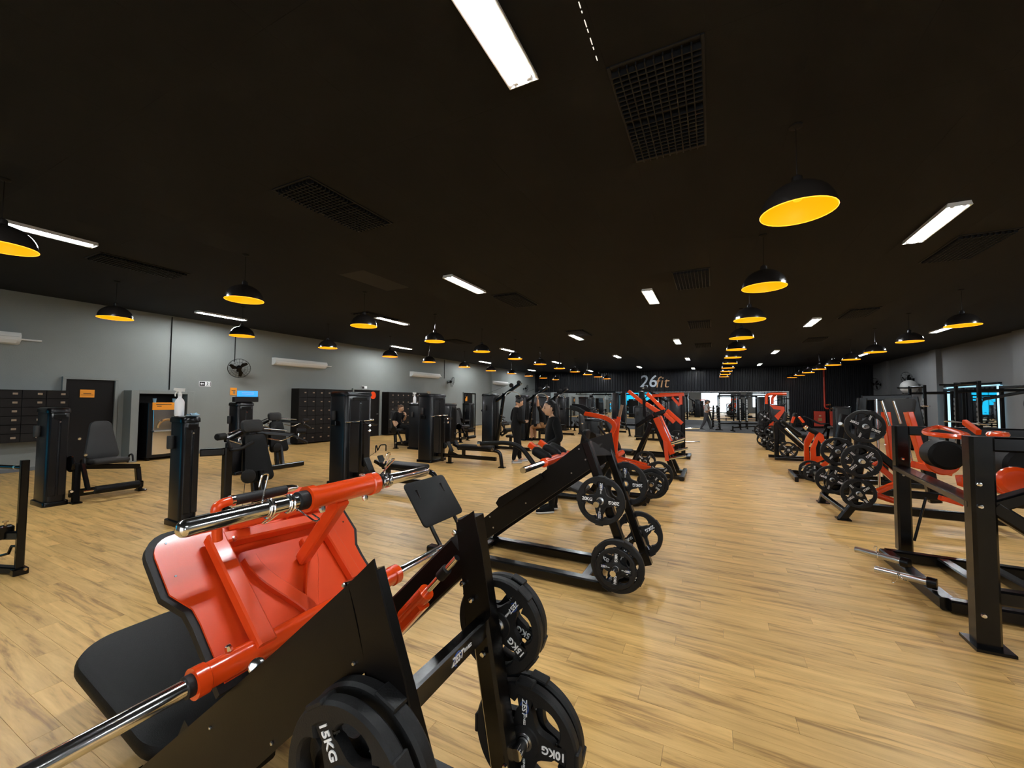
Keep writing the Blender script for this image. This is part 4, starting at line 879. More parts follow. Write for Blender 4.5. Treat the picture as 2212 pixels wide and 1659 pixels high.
BM(R3, 'red_prong', 'redgloss', (*z1([(730, 510)])[0], Y3), (*z1([(815, 620)])[0], Y3), 0.05, 0.07, (0, 1, 0)); BM(R3, 'red_prong', 'redgloss', (*z1([(640, 510)])[0], Y3+0.3), (*z1([(595, 625)])[0], Y3+0.3), 0.05, 0.07, (0, 1, 0))
PR(R3, 'red_foot_plate', 'redgloss', z1([(1115, 1405), (1250, 1310), (1325, 1350), (1180, 1450)]), Y3-0.5, 0.05)
PD(R3, 'seat_pad', 'vinyl', (3.1, Y3, 0.5), (1, 0, 0), (0, 1, 0), 0.5, 0.4, 0.08, 0.06); BM(R3, 'seat_post', 'black', (3.1, Y3, 0.06), (3.1, Y3, 0.46), 0.08)
c = ony(1757, 1019, Y3-0.45); TB(R3, 'weight_horn', 'steel', [(c.x, Y3-0.1, c.z), (c.x, Y3-0.7, c.z)], 0.03); BM(R3, 'horn_arm', 'black', (c.x, Y3-0.12, c.z), (c.x+0.1, Y3-0.12, 0.1), 0.07)
G7 = 'plates on the bent-plate machine'
plate('plate in front of the red foot plate of the bent-plate machine', '5', (c.x, Y3-0.55, c.z), math.radians(90), False, 0.19, 0, G7, 1)
plate('plate behind the front one on the bent-plate machine', '10', (c.x-0.02, Y3-0.3, c.z), math.radians(30), False, 0.21, 0, G7, 1)
# ---------------------------------------------------------------- R4: inclined T-bar bench with chrome tube
Y4 = 13.9
R4 = thing('t_bar_row_bench', 'black inclined row bench with long chrome tube right of the aisle', 'exercise machine', (2.4, Y4, 0))
BM(R4, 'base_rail', 'black', (1.55, Y4-0.25, 0.06), (3.8, Y4-0.25, 0.06), 0.09, 0.08); BM(R4, 'base_rail', 'black', (1.45, Y4+0.25, 0.06), (3.8, Y4+0.25, 0.06), 0.09, 0.08); BM(R4, 'cross_beam', 'black', (1.9, Y4-0.25, 0.06), (1.9, Y4+0.25, 0.06), 0.09, 0.08); BM(R4, 'cross_beam', 'black', (3.7, Y4-0.3, 0.06), (3.7, Y4+0.3, 0.06), 0.09, 0.08)
TB(R4, 'slide_tube', 'chrome', [(*z1([(480, 720)])[0], Y4-0.1), (*z1([(820, 1030)])[0], Y4-0.1)], 0.04); BM(R4, 'incline_beam', 'black', (*z1([(290, 620)])[0], Y4), (*z1([(830, 1100)])[0], Y4), 0.12, 0.16, (0, 1, 0))
q = ony(*z1([(310, 640)])[0], Y4); BM(R4, 'post', 'black', q, (q.x, Y4, 0.06), 0.11, 0.12, (0, 1, 0)); q2 = ony(*z1([(830, 1100)])[0], Y4); BM(R4, 'post', 'black', q2, (q2.x+0.2, Y4, 0.06), 0.09, 0.1, (0, 1, 0))
PD(R4, 'chest_pad', 'vinyl', (q.x+0.35, Y4, q.z-0.1), (0.7, 0, -0.6), (0, 1, 0), 0.6, 0.35, 0.08, 0.06)
c = ony(*z1([(540, 1125)])[0], Y4-0.4); TB(R4, 'storage_peg', 'steel', [(c.x, Y4-0.1, c.z), (c.x, Y4-0.5, c.z)], 0.025); BM(R4, 'peg_post', 'black', (c.x, Y4-0.2, 0.08), (c.x, Y4-0.2, c.z+0.05), 0.08)
G8 = 'plates on the inclined row bench'
plate('front plate low on the black inclined row bench', '10', (c.x, Y4-0.38, c.z), math.radians(45), False, 0.225, 0, G8, 1); plate('plate left behind the front one on the inclined row bench', '10', (c.x-0.25, Y4+0.3, c.z+0.05), math.radians(45), False, 0.2, 0, G8, 1)
TB(R4, 'storage_peg', 'steel', [(c.x-0.25, Y4+0.15, c.z+0.05), (c.x-0.25, Y4+0.5, c.z+0.05)], 0.025); BM(R4, 'peg_post', 'black', (c.x-0.25, Y4+0.18, 0.08), (c.x-0.25, Y4+0.18, c.z+0.1), 0.06)
# ---------------------------------------------------------------- R5: red triangle machine with hoop
Y5 = 16.8
R5 = thing('hoop_press_machine', 'machine with red triangular plate and red overhead hoop right of the aisle', 'exercise machine', (2.6, Y5, 0))
BM(R5, 'base_rail', 'black', (1.6, Y5-0.3, 0.06), (4.0, Y5-0.3, 0.06), 0.1, 0.09); BM(R5, 'base_rail', 'black', (1.6, Y5+0.4, 0.06), (4.0, Y5+0.4, 0.06), 0.1, 0.09); BM(R5, 'cross_beam', 'black', (1.65, Y5-0.5, 0.06), (1.65, Y5+0.6, 0.06), 0.1, 0.09); BM(R5, 'cross_beam', 'black', (3.9, Y5-0.5, 0.06), (3.9, Y5+0.6, 0.06), 0.1, 0.09)
TB(R5, 'hoop', 'redgloss', [(*z1([(135, 280)])[0], Y5), (*z1([(130, 120)])[0], Y5), (*z1([(200, 95)])[0], Y5), (*z1([(500, 92)])[0], Y5)], 0.05, 0.2); TB(R5, 'hoop', 'redgloss', [(*z1([(240, 285)])[0], Y5+0.1), (*z1([(245, 150)])[0], Y5+0.1), (*z1([(300, 110)])[0], Y5+0.1)], 0.045, 0.15)
PR(R5, 'triangle_plate', 'redgloss', z1([(190, 290), (460, 330), (472, 400), (350, 575), (280, 500), (340, 440), (400, 390), (260, 370)]), Y5-0.05, 0.08)
PR(R5, 'triangle_plate', 'redgloss', z1([(165, 740), (180, 660), (260, 595), (285, 650)]), Y5-0.1, 0.08)
q = ony(*z1([(120, 640)])[0], Y5); BM(R5, 'post', 'black', (q.x, Y5+0.05, 0.08), (q.x+0.05, Y5+0.05, 1.7), 0.13, 0.14, (0, 1, 0)); BM(R5, 'slant_beam', 'black', (q.x+0.1, Y5, 1.0), (q.x+1.7, Y5, 0.12), 0.12, 0.14, (0, 1, 0))
PD(R5, 'back_pad', 'vinyl', (q.x+0.8, Y5+0.05, 0.9), (0.2, 0, 1), (0, 1, 0), 0.8, 0.36, 0.09, 0.06); PD(R5, 'seat_pad', 'vinyl', (q.x+1.1, Y5+0.05, 0.5), (1, 0, 0), (0, 1, 0), 0.45, 0.4, 0.09, 0.06); BM(R5, 'seat_post', 'black', (q.x+1.1, Y5+0.05, 0.1), (q.x+1.1, Y5+0.05, 0.46), 0.08)
G9 = 'plates on the red triangle machine'
for lab, x, y, z in (('upper plate on the near side of the red triangle machine', q.x-0.05, Y5-0.25, 1.15), ('lower plate on the near side of the red triangle machine', q.x+0.15, Y5-0.25, 0.62), ('lowest plate near the floor on the red triangle machine', q.x-0.1, Y5-0.45, 0.36), ('outer plate on the far side of the red triangle machine', q.x-0.1, Y5+0.5, 0.62)):
    plate(lab, '10', (x, y, z), 0.6, False, 0.225, 0, G9, 1); TB(R5, 'storage_peg', 'steel', [(x, y-0.1, z), (x, y+0.28 if y < Y5 else y-0.45, z)], 0.025); BM(R5, 'peg_post', 'black', (x, y+0.2 if y < Y5 else y-0.3, 0.08), (x, y+0.2 if y < Y5 else y-0.3, z+0.06), 0.07)
# ================================================================ selectorised machines on the left
def rbox(b, c, w_, d, z0, z1, r=0.05, topin=0.03, n=4):
    # upright rounded box: d along x, w_ along y
    def ring(z, k):
        out = []
        for sx_, sy, a0 in ((1, 1, 0), (-1, 1, 90), (-1, -1, 180), (1, -1, 270)):
            for j in range(n+1):
                a = math.radians(a0+90*j/n); out.append(V((c[0]+sx_*(d/2-k-r)+r*math.cos(a), c[1]+sy*(w_/2-k-r)+r*math.sin(a), z)))
        return out
    return b.sweep([ring(z0, 0), ring(z1-topin, 0), ring(z1-topin*0.3, topin*0.3), ring(z1, topin)])
def tower(t, c, w_, d, h, face=1, holder=True, ax='x'):
    # weight-stack tower; its panel faces +x (face=1) or -x
    b = MB(); rbox(b, c, w_+0.04, d+0.04, 0.0, 0.07, 0.04, 0.01); b.build('tower_base', 'black', t)
    b = MB(); rbox(b, c, w_, d, 0.07, h-0.08, 0.07, 0.006); b.build('shroud', 'shroud', t)
    b = MB(); rbox(b, c, w_+0.03, d+0.03, h-0.08, h, 0.08, 0.035); b.build('tower_cap', 'black', t)
    x = c[0]+face*(d/2+0.004); pw = w_*0.34
    for s_ in (-1, 1):
        b = MB(); b.box((x, c[1]+s_*(pw/2+0.012), (h+0.02)/2), (0.02, pw, h-0.30), ch=0.005); b.build('front_panel', 'shroud', t)
    b = MB(); b.box((x+face*0.014, c[1], h-0.14), (0.006, w_*0.52, 0.07), ch=0.002); b.build('badge', 'blacksat', t)
    b = MB(); b.cyl((x, c[1], h-0.22), (x+face*0.03, c[1], h-0.22), 0.012, 10); b.build('stack_pin', 'chrome', t)
    if holder:
        b = MB(); b.lathe([(0.035, 0), (0.04, 0.02), (0.04, 0.16), (0.035, 0.17)], (c[0]-0.05, c[1]-w_/2-0.035, h*0.70), (0, 0, 1), 12); b.build('bottle_holder', 'vinylgrey', t)
def lb(t, name, m, a, c, w_, h=None, up=(0, 0, 1)):
    b = MB(); b.beam(a, c, w_, h, up); return b.build(name, m, t)
def lt(t, name, m, pts, r, fr=0.06, n=10):
    b = MB(); b.tube(fil(pts, fr) if len(pts) > 2 else pts, r, n); return b.build(name, m, t)
def lp(t, name, m, c, u, v, w_, h, th, r=0.04, taper=1.0):
    b = MB(); b.pad(c, u, v, w_, h, th, r, taper); return b.build(name, m, t)
def lknob(t, p, axis, r=0.025, m='chrome'):
    b = MB(); b.lathe([(r*0.5, 0), (r*0.5, 0.02), (r, 0.022), (r, 0.045), (r*0.7, 0.055)], p, axis, 10); b.build('knob', m, t)
def lfoot(t, x, y):
    b = MB(); b.box((x, y, 0.012), (0.17, 0.12, 0.024), ch=0.006); b.build('foot', 'black', t)
# ---- leg extension: user faces +x, tower on the -y side
def leg_ext(label, loc, rz=0.0, ty=-0.75, tx=0.0, h=1.5, group=None, tw=0.42):
    t = thing('leg_extension_machine', label, 'exercise machine', loc, rz, group)
    tower(t, (tx, ty), tw, 0.50, h, 1 if tx <= 0 else -1)
    lb(t, 'base_beam', 'black', (0.05, ty+0.2 if tx == 0 else 0, 0.12), (0.05, 0.62, 0.12), 0.09, 0.11); lfoot(t, 0.05, 0.60); lb(t, 'leg', 'black', (0.05, 0.58, 0.02), (0.0, 0.56, 0.42), 0.09, 0.07, (0, 1, 0))
    lfoot(t, 0.30, -0.30); lb(t, 'leg', 'black', (0.30, -0.30, 0.02), (0.22, -0.28, 0.62), 0.09, 0.08, (0, 1, 0)); lb(t, 'seat_beam', 'black', (0.05, -0.34, 0.56), (0.05, 0.56, 0.44), 0.08, 0.08)
    if tx != 0: lb(t, 'link_beam', 'black', (0, 0, 0.12), (tx, 0, 0.12), 0.1, 0.1)
    lp(t, 'seat_pad', 'vinylgrey', (0.10, 0.12, 0.60), (1, 0, 0.06), (0, 1, 0), 0.46, 0.46, 0.09, 0.06)
    lp(t, 'back_pad', 'vinylgrey', (-0.17, 0.12, 0.93), (0, 1, 0), (-0.22, 0, 1), 0.44, 0.66, 0.09, 0.09, 0.66)
    lb(t, 'back_bracket', 'black', (-0.2, 0.12, 0.95), (-0.12, 0.12, 0.5), 0.06, 0.05, (0, 1, 0))
    b = MB(); b.lathe([(0.05, 0), (0.062, 0.015), (0.062, 0.545), (0.05, 0.56)], (0.52, -0.16, 0.20), (0, 1, 0), 16); b.build('leg_roller', 'vinyl', t)
    lb(t, 'lever_arm', 'black', (0.30, -0.24, 0.60), (0.50, -0.22, 0.20), 0.06, 0.05, (0, 1, 0)); lt(t, 'roller_axle', 'chrome', [(0.52, -0.28, 0.20), (0.52, -0.14, 0.20)], 0.016)
    b = MB(); b.disc((0.26, -0.36, 0.62), (0, 1, 0), 0.13, 0.04, 20); b.build('cam', 'black', t)
    for y in (-0.18, 0.42): lt(t, 'hand_grip', 'rubber', [(0.0, y, 0.52), (0.05, y, 0.66), (0.17, y, 0.68), (0.2, y, 0.56)], 0.014, 0.05)
    lknob(t, (-0.12, -0.16, 0.98), (1, -0.3, 0)); lknob(t, (0.02, -0.12, 0.72), (1, -0.3, 0)); lknob(t, (0.3, -0.34, 0.2), (1, -0.4, 0))
    return t
# ---- seated press with long side arms: user faces +x
def press(label, loc, rz=0.0, ty=-0.95, h=1.42, group=None, tw=0.40):
    t = thing('seated_press_machine', label, 'exercise machine', loc, rz, group)
    tower(t, (0.02, ty), tw, 0.36, h)
    lb(t, 'base_beam', 'black', (0.25, ty, 0.06), (0.25, 0.5, 0.06), 0.10, 0.10); lb(t, 'frame_post', 'black', (0.27, ty+0.40, 0.05), (0.27, ty+0.40, 0.97), 0.10, 0.10); lb(t, 'link_beam', 'black', (0.1, ty+0.15, 0.92), (0.27, ty+0.42, 0.92), 0.10, 0.10)
    lb(t, 'back_post', 'black', (-0.02, 0.02, 0.06), (-0.20, 0.02, 1.15), 0.08, 0.09, (0, 1, 0)); lb(t, 'seat_post', 'black', (0.18, 0.02, 0.06), (0.06, 0.02, 0.55), 0.09, 0.07, (0, 1, 0))
    lp(t, 'back_pad', 'vinyl', (-0.04, 0.02, 0.74), (0, 1, 0), (-0.24, 0, 1), 0.46, 0.74, 0.09, 0.07, 0.72); lp(t, 'head_pad', 'vinylgrey', (-0.18, 0.02, 1.225), (0, 1, 0), (-0.2, 0, 1), 0.32, 0.20, 0.10, 0.06)
    for s_ in (-1, 1):
        lb(t, 'press_arm', 'black', (-0.25, 0.02+s_*0.12, 1.12), (0.10, 0.02+s_*0.52, 1.06), 0.06, 0.06); lt(t, 'arm_tube', 'chrome', [(0.02, 0.02+s_*0.45, 1.14), (-0.22, 0.02+s_*0.16, 1.18)], 0.014)
        lt(t, 'grip_tube', 'rubber', [(0.10, 0.02+s_*0.50, 1.06), (0.34, 0.02+s_*0.58, 0.93), (0.44, 0.02+s_*0.50, 0.96), (0.44, 0.02+s_*0.34, 1.04)], 0.021, 0.07)
        b = MB(); b.lathe([(0.04, 0), (0.05, 0.01), (0.05, 0.13), (0.04, 0.14)], (0.12, 0.02+s_*0.55, 1.12), (0.4, s_, 0), 12); b.build('end_weight', 'rubber', t)
        lt(t, 'link_rod', 'chrome', [(0.12, 0.02+s_*0.5, 1.06), (0.1, 0.02+s_*0.3, 0.98), (-0.1, 0.02+s_*0.2, 1.02)], 0.009, 0.04)
        lknob(t, (0.3, 0.02+s_*0.46, 1.05), (0, 0, 1), 0.02)
    b = MB(); b.lathe([(0.08, 0), (0.10, 0.01), (0.10, 0.04), (0.08, 0.05)], (0.20, ty+0.72, 0.52), (1, 0, 0), 18); b.build('pulley', 'rubber', t)
    b = MB(); rbox(b, (-0.12, ty+0.70), 0.24, 0.05, 0.55, 1.0, 0.03, 0.01); b.build('pulley_guard', 'shroud', t)
    for dy in (-0.07, 0.07): lt(t, 'cable', 'rubber', [(0.22, ty+0.72+dy, 0.08), (0.22, ty+0.72+dy*0.5, 0.5)], 0.004, n=5)
    b = MB(); b.lathe([(0.05, 0), (0.06, 0.01), (0.06, 0.04)], (0.3, ty+0.28, 0.12), (1, 0, 0), 14); b.build('pulley', 'rubber', t)
    return t
# ---- low row: tower at origin, bench toward +x
def low_row(label, loc, rz=0.0, h=1.88, group=None, bench=True):
    t = thing('low_row_machine', label, 'exercise machine', loc, rz, group)
    tower(t, (-0.05, 0.10), 0.66, 0.46, h)
    lb(t, 'side_post', 'black', (0.42, -0.05, 0.05), (0.42, -0.05, 1.25), 0.07, 0.07); lt(t, 'handle_bar', 'black', [(0.18, -0.10, 1.22), (0.46, -0.05, 1.20), (0.50, 0.25, 1.16)], 0.02)
    b = MB(); b.box((-0.05, -0.28, 1.2), (0.12, 0.08, 0.09)); b.build('cable_bracket', 'black', t)
    lt(t, 'guide_bar', 'chrome', [(0.20, -0.25, 1.22), (0.20, 0.45, 1.24)], 0.014)
    for z in (1.05, 1.15): lknob(t, (0.47, 0.05, z), (1, 0, 0.2), 0.028)
    b = MB(); b.lathe([(0.06, 0), (0.08, 0.01), (0.08, 0.04), (0.06, 0.05)], (0.45, -0.03, 0.45), (0, 1, 0), 16); b.build('pulley', 'rubber', t)
    if bench:
        lb(t, 'rail', 'black', (0.1, 0.0, 0.20), (2.0, 0.0, 0.20), 0.08, 0.09); lp(t, 'seat_pad', 'vinyl', (1.42, 0.0, 0.47), (1, 0, 0), (0, 1, 0), 0.95, 0.32, 0.09, 0.05)
        lb(t, 'bench_rail', 'black', (0.95, 0, 0.40), (1.95, 0, 0.40), 0.07, 0.06); lt(t, 'end_leg', 'black', [(1.9, 0, 0.42), (2.12, 0, 0.38), (2.17, 0, 0.02)], 0.045, 0.12); lfoot(t, 2.17, 0); lb(t, 'leg', 'black', (0.62, 0, 0.02), (0.62, 0, 0.2), 0.08); lfoot(t, 0.62, 0); lb(t, 'seat_leg', 'black', (1.05, 0, 0.2), (1.05, 0, 0.42), 0.07, 0.09)
        b = MB(); b.lathe([(0.03, 0), (0.045, 0.005), (0.045, 0.03)], (1.93, -0.045, 0.44), (0, -1, 0), 12); b.build('end_cap', 'chrome', t)
        lb(t, 'plate_arm', 'black', (1.0, 0, 0.40), (0.72, 0, 0.50), 0.06, 0.06, (0, 1, 0))
        for s_ in (-1, 1): lp(t, 'foot_rest', 'rubber', (0.74, s_*0.17, 0.46), (0, 1, 0), (-0.5, 0, 0.85), 0.14, 0.28, 0.03, 0.02)
        b = MB(); b.prism([(0.55, -0.01, 0.22), (0.62, -0.01, 0.46), (0.72, -0.01, 0.30), (0.95, -0.01, 0.22)], (0, 0.02, 0)); b.build('gusset', 'black', t)
        for s_ in (-1, 1): lt(t, 'row_handle', 'black', [(0.78, 0, 0.70), (0.80, s_*0.05, 0.80), (0.86, s_*0.13, 0.80), (0.86, s_*0.13, 0.68)], 0.011, 0.02)
        lt(t, 'cable', 'rubber', [(0.45, 0, 0.50), (0.78, 0, 0.70)], 0.004, n=5)
    return t
# ---- lat pulldown: tower at origin, boom toward +x
def lat(label, loc, rz=0.0, group=None, detail=True):
    t = thing('lat_pulldown_machine', label, 'exercise machine', loc, rz, group)
    tower(t, (-0.1, 0.02), 0.45, 0.46, 1.88)
    lb(t, 'boom', 'black', (-0.42, 0, 1.28), (1.02, 0, 2.20), 0.09, 0.10, (0, 1, 0)); lb(t, 'front_post', 'black', (0.16, 0, 0.03), (0.44, 0, 1.90), 0.09, 0.10, (0, 1, 0)); lb(t, 'base_rail', 'black', (0.0, 0, 0.06), (1.4, 0, 0.06), 0.09, 0.09); lfoot(t, 1.38, 0); lfoot(t, 0.2, 0)
    b = MB(); b.lathe([(0.05, 0), (0.075, 0.01), (0.075, 0.05), (0.05, 0.06)], (1.0, -0.03, 2.25), (0, 1, 0), 16); b.build('pulley', 'rubber', t)
    b = MB(); b.lathe([(0.05, 0), (0.075, 0.01), (0.075, 0.05), (0.05, 0.06)], (0.72, -0.03, 2.16), (0, 1, 0), 16); b.build('pulley', 'rubber', t)
    lt(t, 'boom_cover', 'steel', [(1.02, 0, 2.24), (1.12, 0, 2.20)], 0.03)
    lt(t, 'lat_bar', 'steel', [(0.78, -0.58, 1.80), (0.78, -0.42, 1.92), (0.78, 0, 1.96), (0.78, 0.42, 1.92), (0.78, 0.58, 1.80)], 0.015, 0.08); lt(t, 'cable', 'rubber', [(0.98, 0, 2.2), (0.78, 0, 1.97)], 0.004, n=5); lt(t, 'cable', 'rubber', [(0.70, 0.02, 2.22), (-0.2, 0.02, 1.9)], 0.004, n=5)
    lp(t, 'seat_pad', 'vinyl', (0.78, 0, 0.46), (1, 0, 0), (0, 1, 0), 0.40, 0.34, 0.08, 0.05); lb(t, 'seat_post', 'black', (0.70, 0, 0.08), (0.70, 0, 0.42), 0.08)
    lb(t, 'roller_post', 'black', (0.36, 0, 0.45), (0.58, 0, 0.60), 0.06, 0.06, (0, 1, 0))
    b = MB(); b.lathe([(0.055, 0), (0.07, 0.015), (0.07, 0.50), (0.055, 0.515)], (0.60, -0.26, 0.66), (0, 1, 0), 14); b.build('knee_roller', 'vinyl', t)
    for z in (0.9, 1.15, 1.4): bolt2(t, (0.36, -0.06, z))
    return t
_b2 = MB(); _b2.lathe([(0.014, 0), (0.014, 0.008), (0.008, 0.012)], (0, 0, 0), (0, -1, 0), 8); _b2m = _b2.mesh('bolt', 'chrome')
def bolt2(t, p): inst('bolt', _b2m, t, p)
GM = 'black weight-stack machines on the left'
leg_ext('black leg extension machine with grey pads at far left', (-9.25, 2.96, 0), 0.0, -0.50, 0.0, 1.5, GM, 0.24)
press('black seated press with wide side arms left of the leg press', (-6.32, 3.85, 0), 0.0, -0.97, 1.42, GM, 0.20)
m3 = press('black seated press near the grey wall with a blue sign on its tower', (-9.45, 6.25, 0), 0.0, -0.88, 1.58, GM, 0.36)
low_row('black low row with tall tower standing nearest behind the leg press', (-6.42, 5.68, 0), 0.0, 1.80, GM)
low_row('black low row with long bench in the middle of the room', (-6.82, 8.80, 0), 0.0, 1.82, GM)
leg_ext('black leg extension with the seated person on it', (-9.95, 10.85, 0), 0.0, 0.0, 0.98, 1.55, GM)
lat('black lat pulldown with raised boom left of the man in black', (-6.80, 12.15, 0), 0.0, GM)
lat('second black lat pulldown, behind the man in black', (-7.1, 15.4, 0), 0.0, GM)
lat('third black lat pulldown, right of the second boom', (-7.4, 18.7, 0), 0.0, GM)
leg_ext('short black tower machine left of the first lat pulldown', (-9.1, 13.5, 0), 0.0, -0.7, 0.0, 1.52, GM)
leg_ext('black machine beside the door at the far grey wall', (-11.6, 17.4, 0), 0.0, 0.7, 0.0, 1.5, GM)
leg_ext('wide black tower machine behind the man in black', (-9.3, 17.2, 0), 0.0, -0.7, 0.0, 1.55, GM)
low_row('low row with bench behind the standing woman', (-7.5, 21.6, 0), 0.0, 1.88, GM)
low_row('farthest low row at the edge of the wooden floor', (-6.6, 23.6, 0), 0.0, 1.88, GM)
press('far seated press between the lat pulldowns and the mirror', (-4.3, 16.3, 0), 0.0, -0.95, 1.42, GM)
leg_ext('far black machine with grey seat right of the standing woman', (-3.4, 11.9, 0), 0.0, 0.7, 0.0, 1.1, GM)
lat('dark cable tower beside the aisle at the end of the red machines', (-1.55, 17.8, 0), math.pi, GM)
low_row('dark tower machine at the end of the left aisle row', (-1.2, 15.3, 0), math.pi, 1.75, GM, False)
leg_ext('black machine right of the aisle near the rubber floor', (2.4, 19.6, 0), math.pi, -0.5, 0.0, 1.55, GM)
low_row('tall dark tower right of the aisle near the rubber floor', (2.2, 22.4, 0), 0.0, 1.9, GM, False)
low_row('low row behind the second lat pulldown', (-5.7, 19.6, 0), 0.0, 1.85, GM)
leg_ext('black machine between the lat pulldowns and the left wall', (-9.4, 20.6, 0), 0.0, 0.7, 0.0, 1.55, GM)
leg_ext('far black machine by the grey wall near the corner', (-11.8, 21.8, 0), 0.0, -0.7, 0.0, 1.5, GM)
press('seated press in front of the mirror left of the red arms', (-3.1, 20.4, 0), 0.0, -0.9, 1.45, GM)
press('seated press near the end of the aisle on the left', (-2.9, 22.6, 0), 0.0, -0.9, 1.5, GM)
leg_ext('black machine on the right near the rubber floor edge', (4.6, 21.0, 0), math.pi, 0.7, 0.0, 1.5, GM)
# arch frame by the wall
t = thing('arch_frame', 'thin black arch frame with hook behind the short tower machine', 'exercise machine', (-9.7, 14.8, 0))
for y in (-0.0, 0.9): lt(t, 'upright', 'black', [(0, y, 0.0), (0, y, 1.97)], 0.03)
lt(t, 'top_bar', 'black', [(0, 0, 1.95), (0, 0.9, 1.95)], 0.03); lt(t, 'brace', 'black', [(0, 0.02, 1.70), (0, 0.26, 1.94)], 0.02)
# cropped rack at the left edge
t = thing('low_cable_rack', 'black low rack with upright post cut off by the left edge', 'exercise machine', (-5.83, 1.38, 0))
def lw(name, m, pts, w_, h=None):
    b = MB(); b.beam(pts[0], pts[1], w_, h); return b.build(name, m, t, True)
pb, pt_ = V((-5.83, 1.38, 0.0)), V((-5.83, 1.38, 1.06))
lw('post', 'black', (pb, pt_), 0.055, 0.055)
b = MB(); b.box((0.0, 0.0, 0.03), (0.12, 0.10, 0.06)); b.beam((0.0, 0, 0.04), (-0.9, -0.35, 0.04), 0.07, 0.06); b.build('base', 'black', t)
b = MB(); b.cyl((0, 0, 0.99), (-0.9, -0.33, 1.0), 0.018, 10); b.build('top_bar', 'black', t)
b = MB(); b.cyl((-0.085, -0.03, 0.992), (-0.1, -0.036, 0.992), 0.021, 10); b.build('bar_ring', 'steel', t)
b = MB(); b.beam((0, 0, 0.36), (-0.5, -0.18, 0.33), 0.06, 0.07); b.build('arm', 'black', t)
b = MB(); b.box((-0.17, -0.06, 0.38), (0.10, 0.10, 0.12)); b.build('slider', 'black', t)
b = MB(); b.lathe([(0.008, 0), (0.008, 0.03), (0.022, 0.034), (0.02, 0.045)], (-0.17, -0.06, 0.44), (0, 0, 1), 10); b.build('knob', 'brass', t)
b = MB(); b.tube([(0, 0, 0.26), (-0.10, -0.03, 0.25), (-0.13, -0.04, 0.18), (-0.2, -0.07, 0.16)], 0.012, 8); b.build('hook', 'black', t)
b = MB(); b.cyl((0.06, 0.02, 0.05), (0.075, 0.025, 0.05), 0.012, 8); b.build('bolt', 'brass', t)
# things on the towers
def bottle(label, loc, s=1.0):
    t = thing('spray_bottle', label, 'bottle', loc, 0, 'white spray bottles'); t.scale = (s, s, s)
    b = MB(); b.lathe([(0.0, 0), (0.040, 0.0), (0.044, 0.012), (0.044, 0.15), (0.036, 0.175), (0.018, 0.20), (0.016, 0.225)], (0, 0, 0), (0, 0, 1), 18); b.build('bottle_body', 'bottle', t)
    b = MB(); b.lathe([(0.019, 0.215), (0.019, 0.245), (0.014, 0.25), (0.014, 0.27)], (0, 0, 0), (0, 0, 1), 14); b.build('collar', 'plasticwhite', t)
    b = MB(); b.prism([(0.04, -0.012, 0.268), (0.045, -0.012, 0.305), (-0.055, -0.012, 0.31), (-0.06, -0.012, 0.285), (-0.015, -0.012, 0.27)], (0, 0.024, 0)); b.build('spray_head', 'plasticwhite', t)
    b = MB(); b.tube(fil([(-0.025, 0, 0.275), (-0.05, 0, 0.245), (-0.045, 0, 0.215)], 0.02), 0.006, 6); b.build('trigger', 'plasticwhite', t)
    t.rotation_euler = (0, 0, math.radians(35)); return t
bottle('large white spray bottle on the tower beside the red leg press', (-6.33, 2.82, 1.42), 1.2)
bottle('small white spray bottle on the tower by the seated person', (-9.0, 10.70, 1.55), 1.15)
b = MB(); N = 7
vs_, fs = [], []
random.seed(3)
for i in range(N):
    for j in range(N): vs_.append((-0.07+0.14*i/(N-1), -0.05+0.10*j/(N-1), 0.006+random.random()*0.045*(1-abs(i-3)/4)))
for i in range(N-1):
    for j in range(N-1): fs.append((i*N+j, (i+1)*N+j, (i+1)*N+j+1, i*N+j+1))
n0 = len(vs_); vs_ += [(x, y, 0.001) for x, y, z in vs_[:N*N]]; fs += [tuple(n0+i for i in f[::-1]) for f in fs[:]]
b.add(vs_, fs); o = b.build('cleaning_cloth', 'bluecloth', None); o.location = (-6.22, 2.93, 1.42); tag(o, 'crumpled light blue cloth beside the large spray bottle', 'cloth')
# ================================================================ things on the left wall
def wallbox(name, y0, y1, z0, z1, d, m, parent, dx=0.0, ch=0.004):
    b = MB(); b.box((dx+d/2, (y0+y1)/2, (z0+z1)/2), (d, y1-y0, z1-z0), ch=ch); return b.build(name, m, parent)
def lockers(label, y0, y1, z0, z1, ny, nz, d=0.42, tag_rows=None):
    t = thing('locker_unit', label, 'lockers', (X_L+0.002, (y0+y1)/2, z0), 0, 'wall lockers'); w_ = (y1-y0)/ny; h = (z1-z0)/nz
    b = MB(); b.box((d/2-0.005, 0, (z1-z0)/2), (d-0.01, y1-y0, z1-z0), ch=0.004); b.build('carcass', 'locker', t)
    b = MB(); b.box((0, 0, 0), (0.018, w_-0.006, h-0.006), ch=0.003); dm = b.mesh('locker_door', 'locker')
    b = MB(); b.box((0, 0, 0), (0.016, 0.075, 0.045), ch=0.003); tm = b.mesh('number_tag', 'tag')
    for i in range(ny):
        for k in range(nz):
            dr = inst('locker_door', dm, t, (d+0.004, -(y1-y0)/2+(i+0.5)*w_, (k+0.5)*h)); inst('number_tag', tm, dr, (0.012, w_*0.22, h*0.05))
    return t
lockers('dark brown wall lockers with six rows of tags at the far left', 1.3, 3.80, 0.68, 1.82, 7, 6)
lockers('dark brown lockers standing on the floor left of the second doorway', 9.62, 12.05, 0.05, 2.05, 7, 6)
lockers('dark brown lockers behind the seated person, right of the second doorway', 14.15, 17.0, 0.05, 2.02, 8, 6)
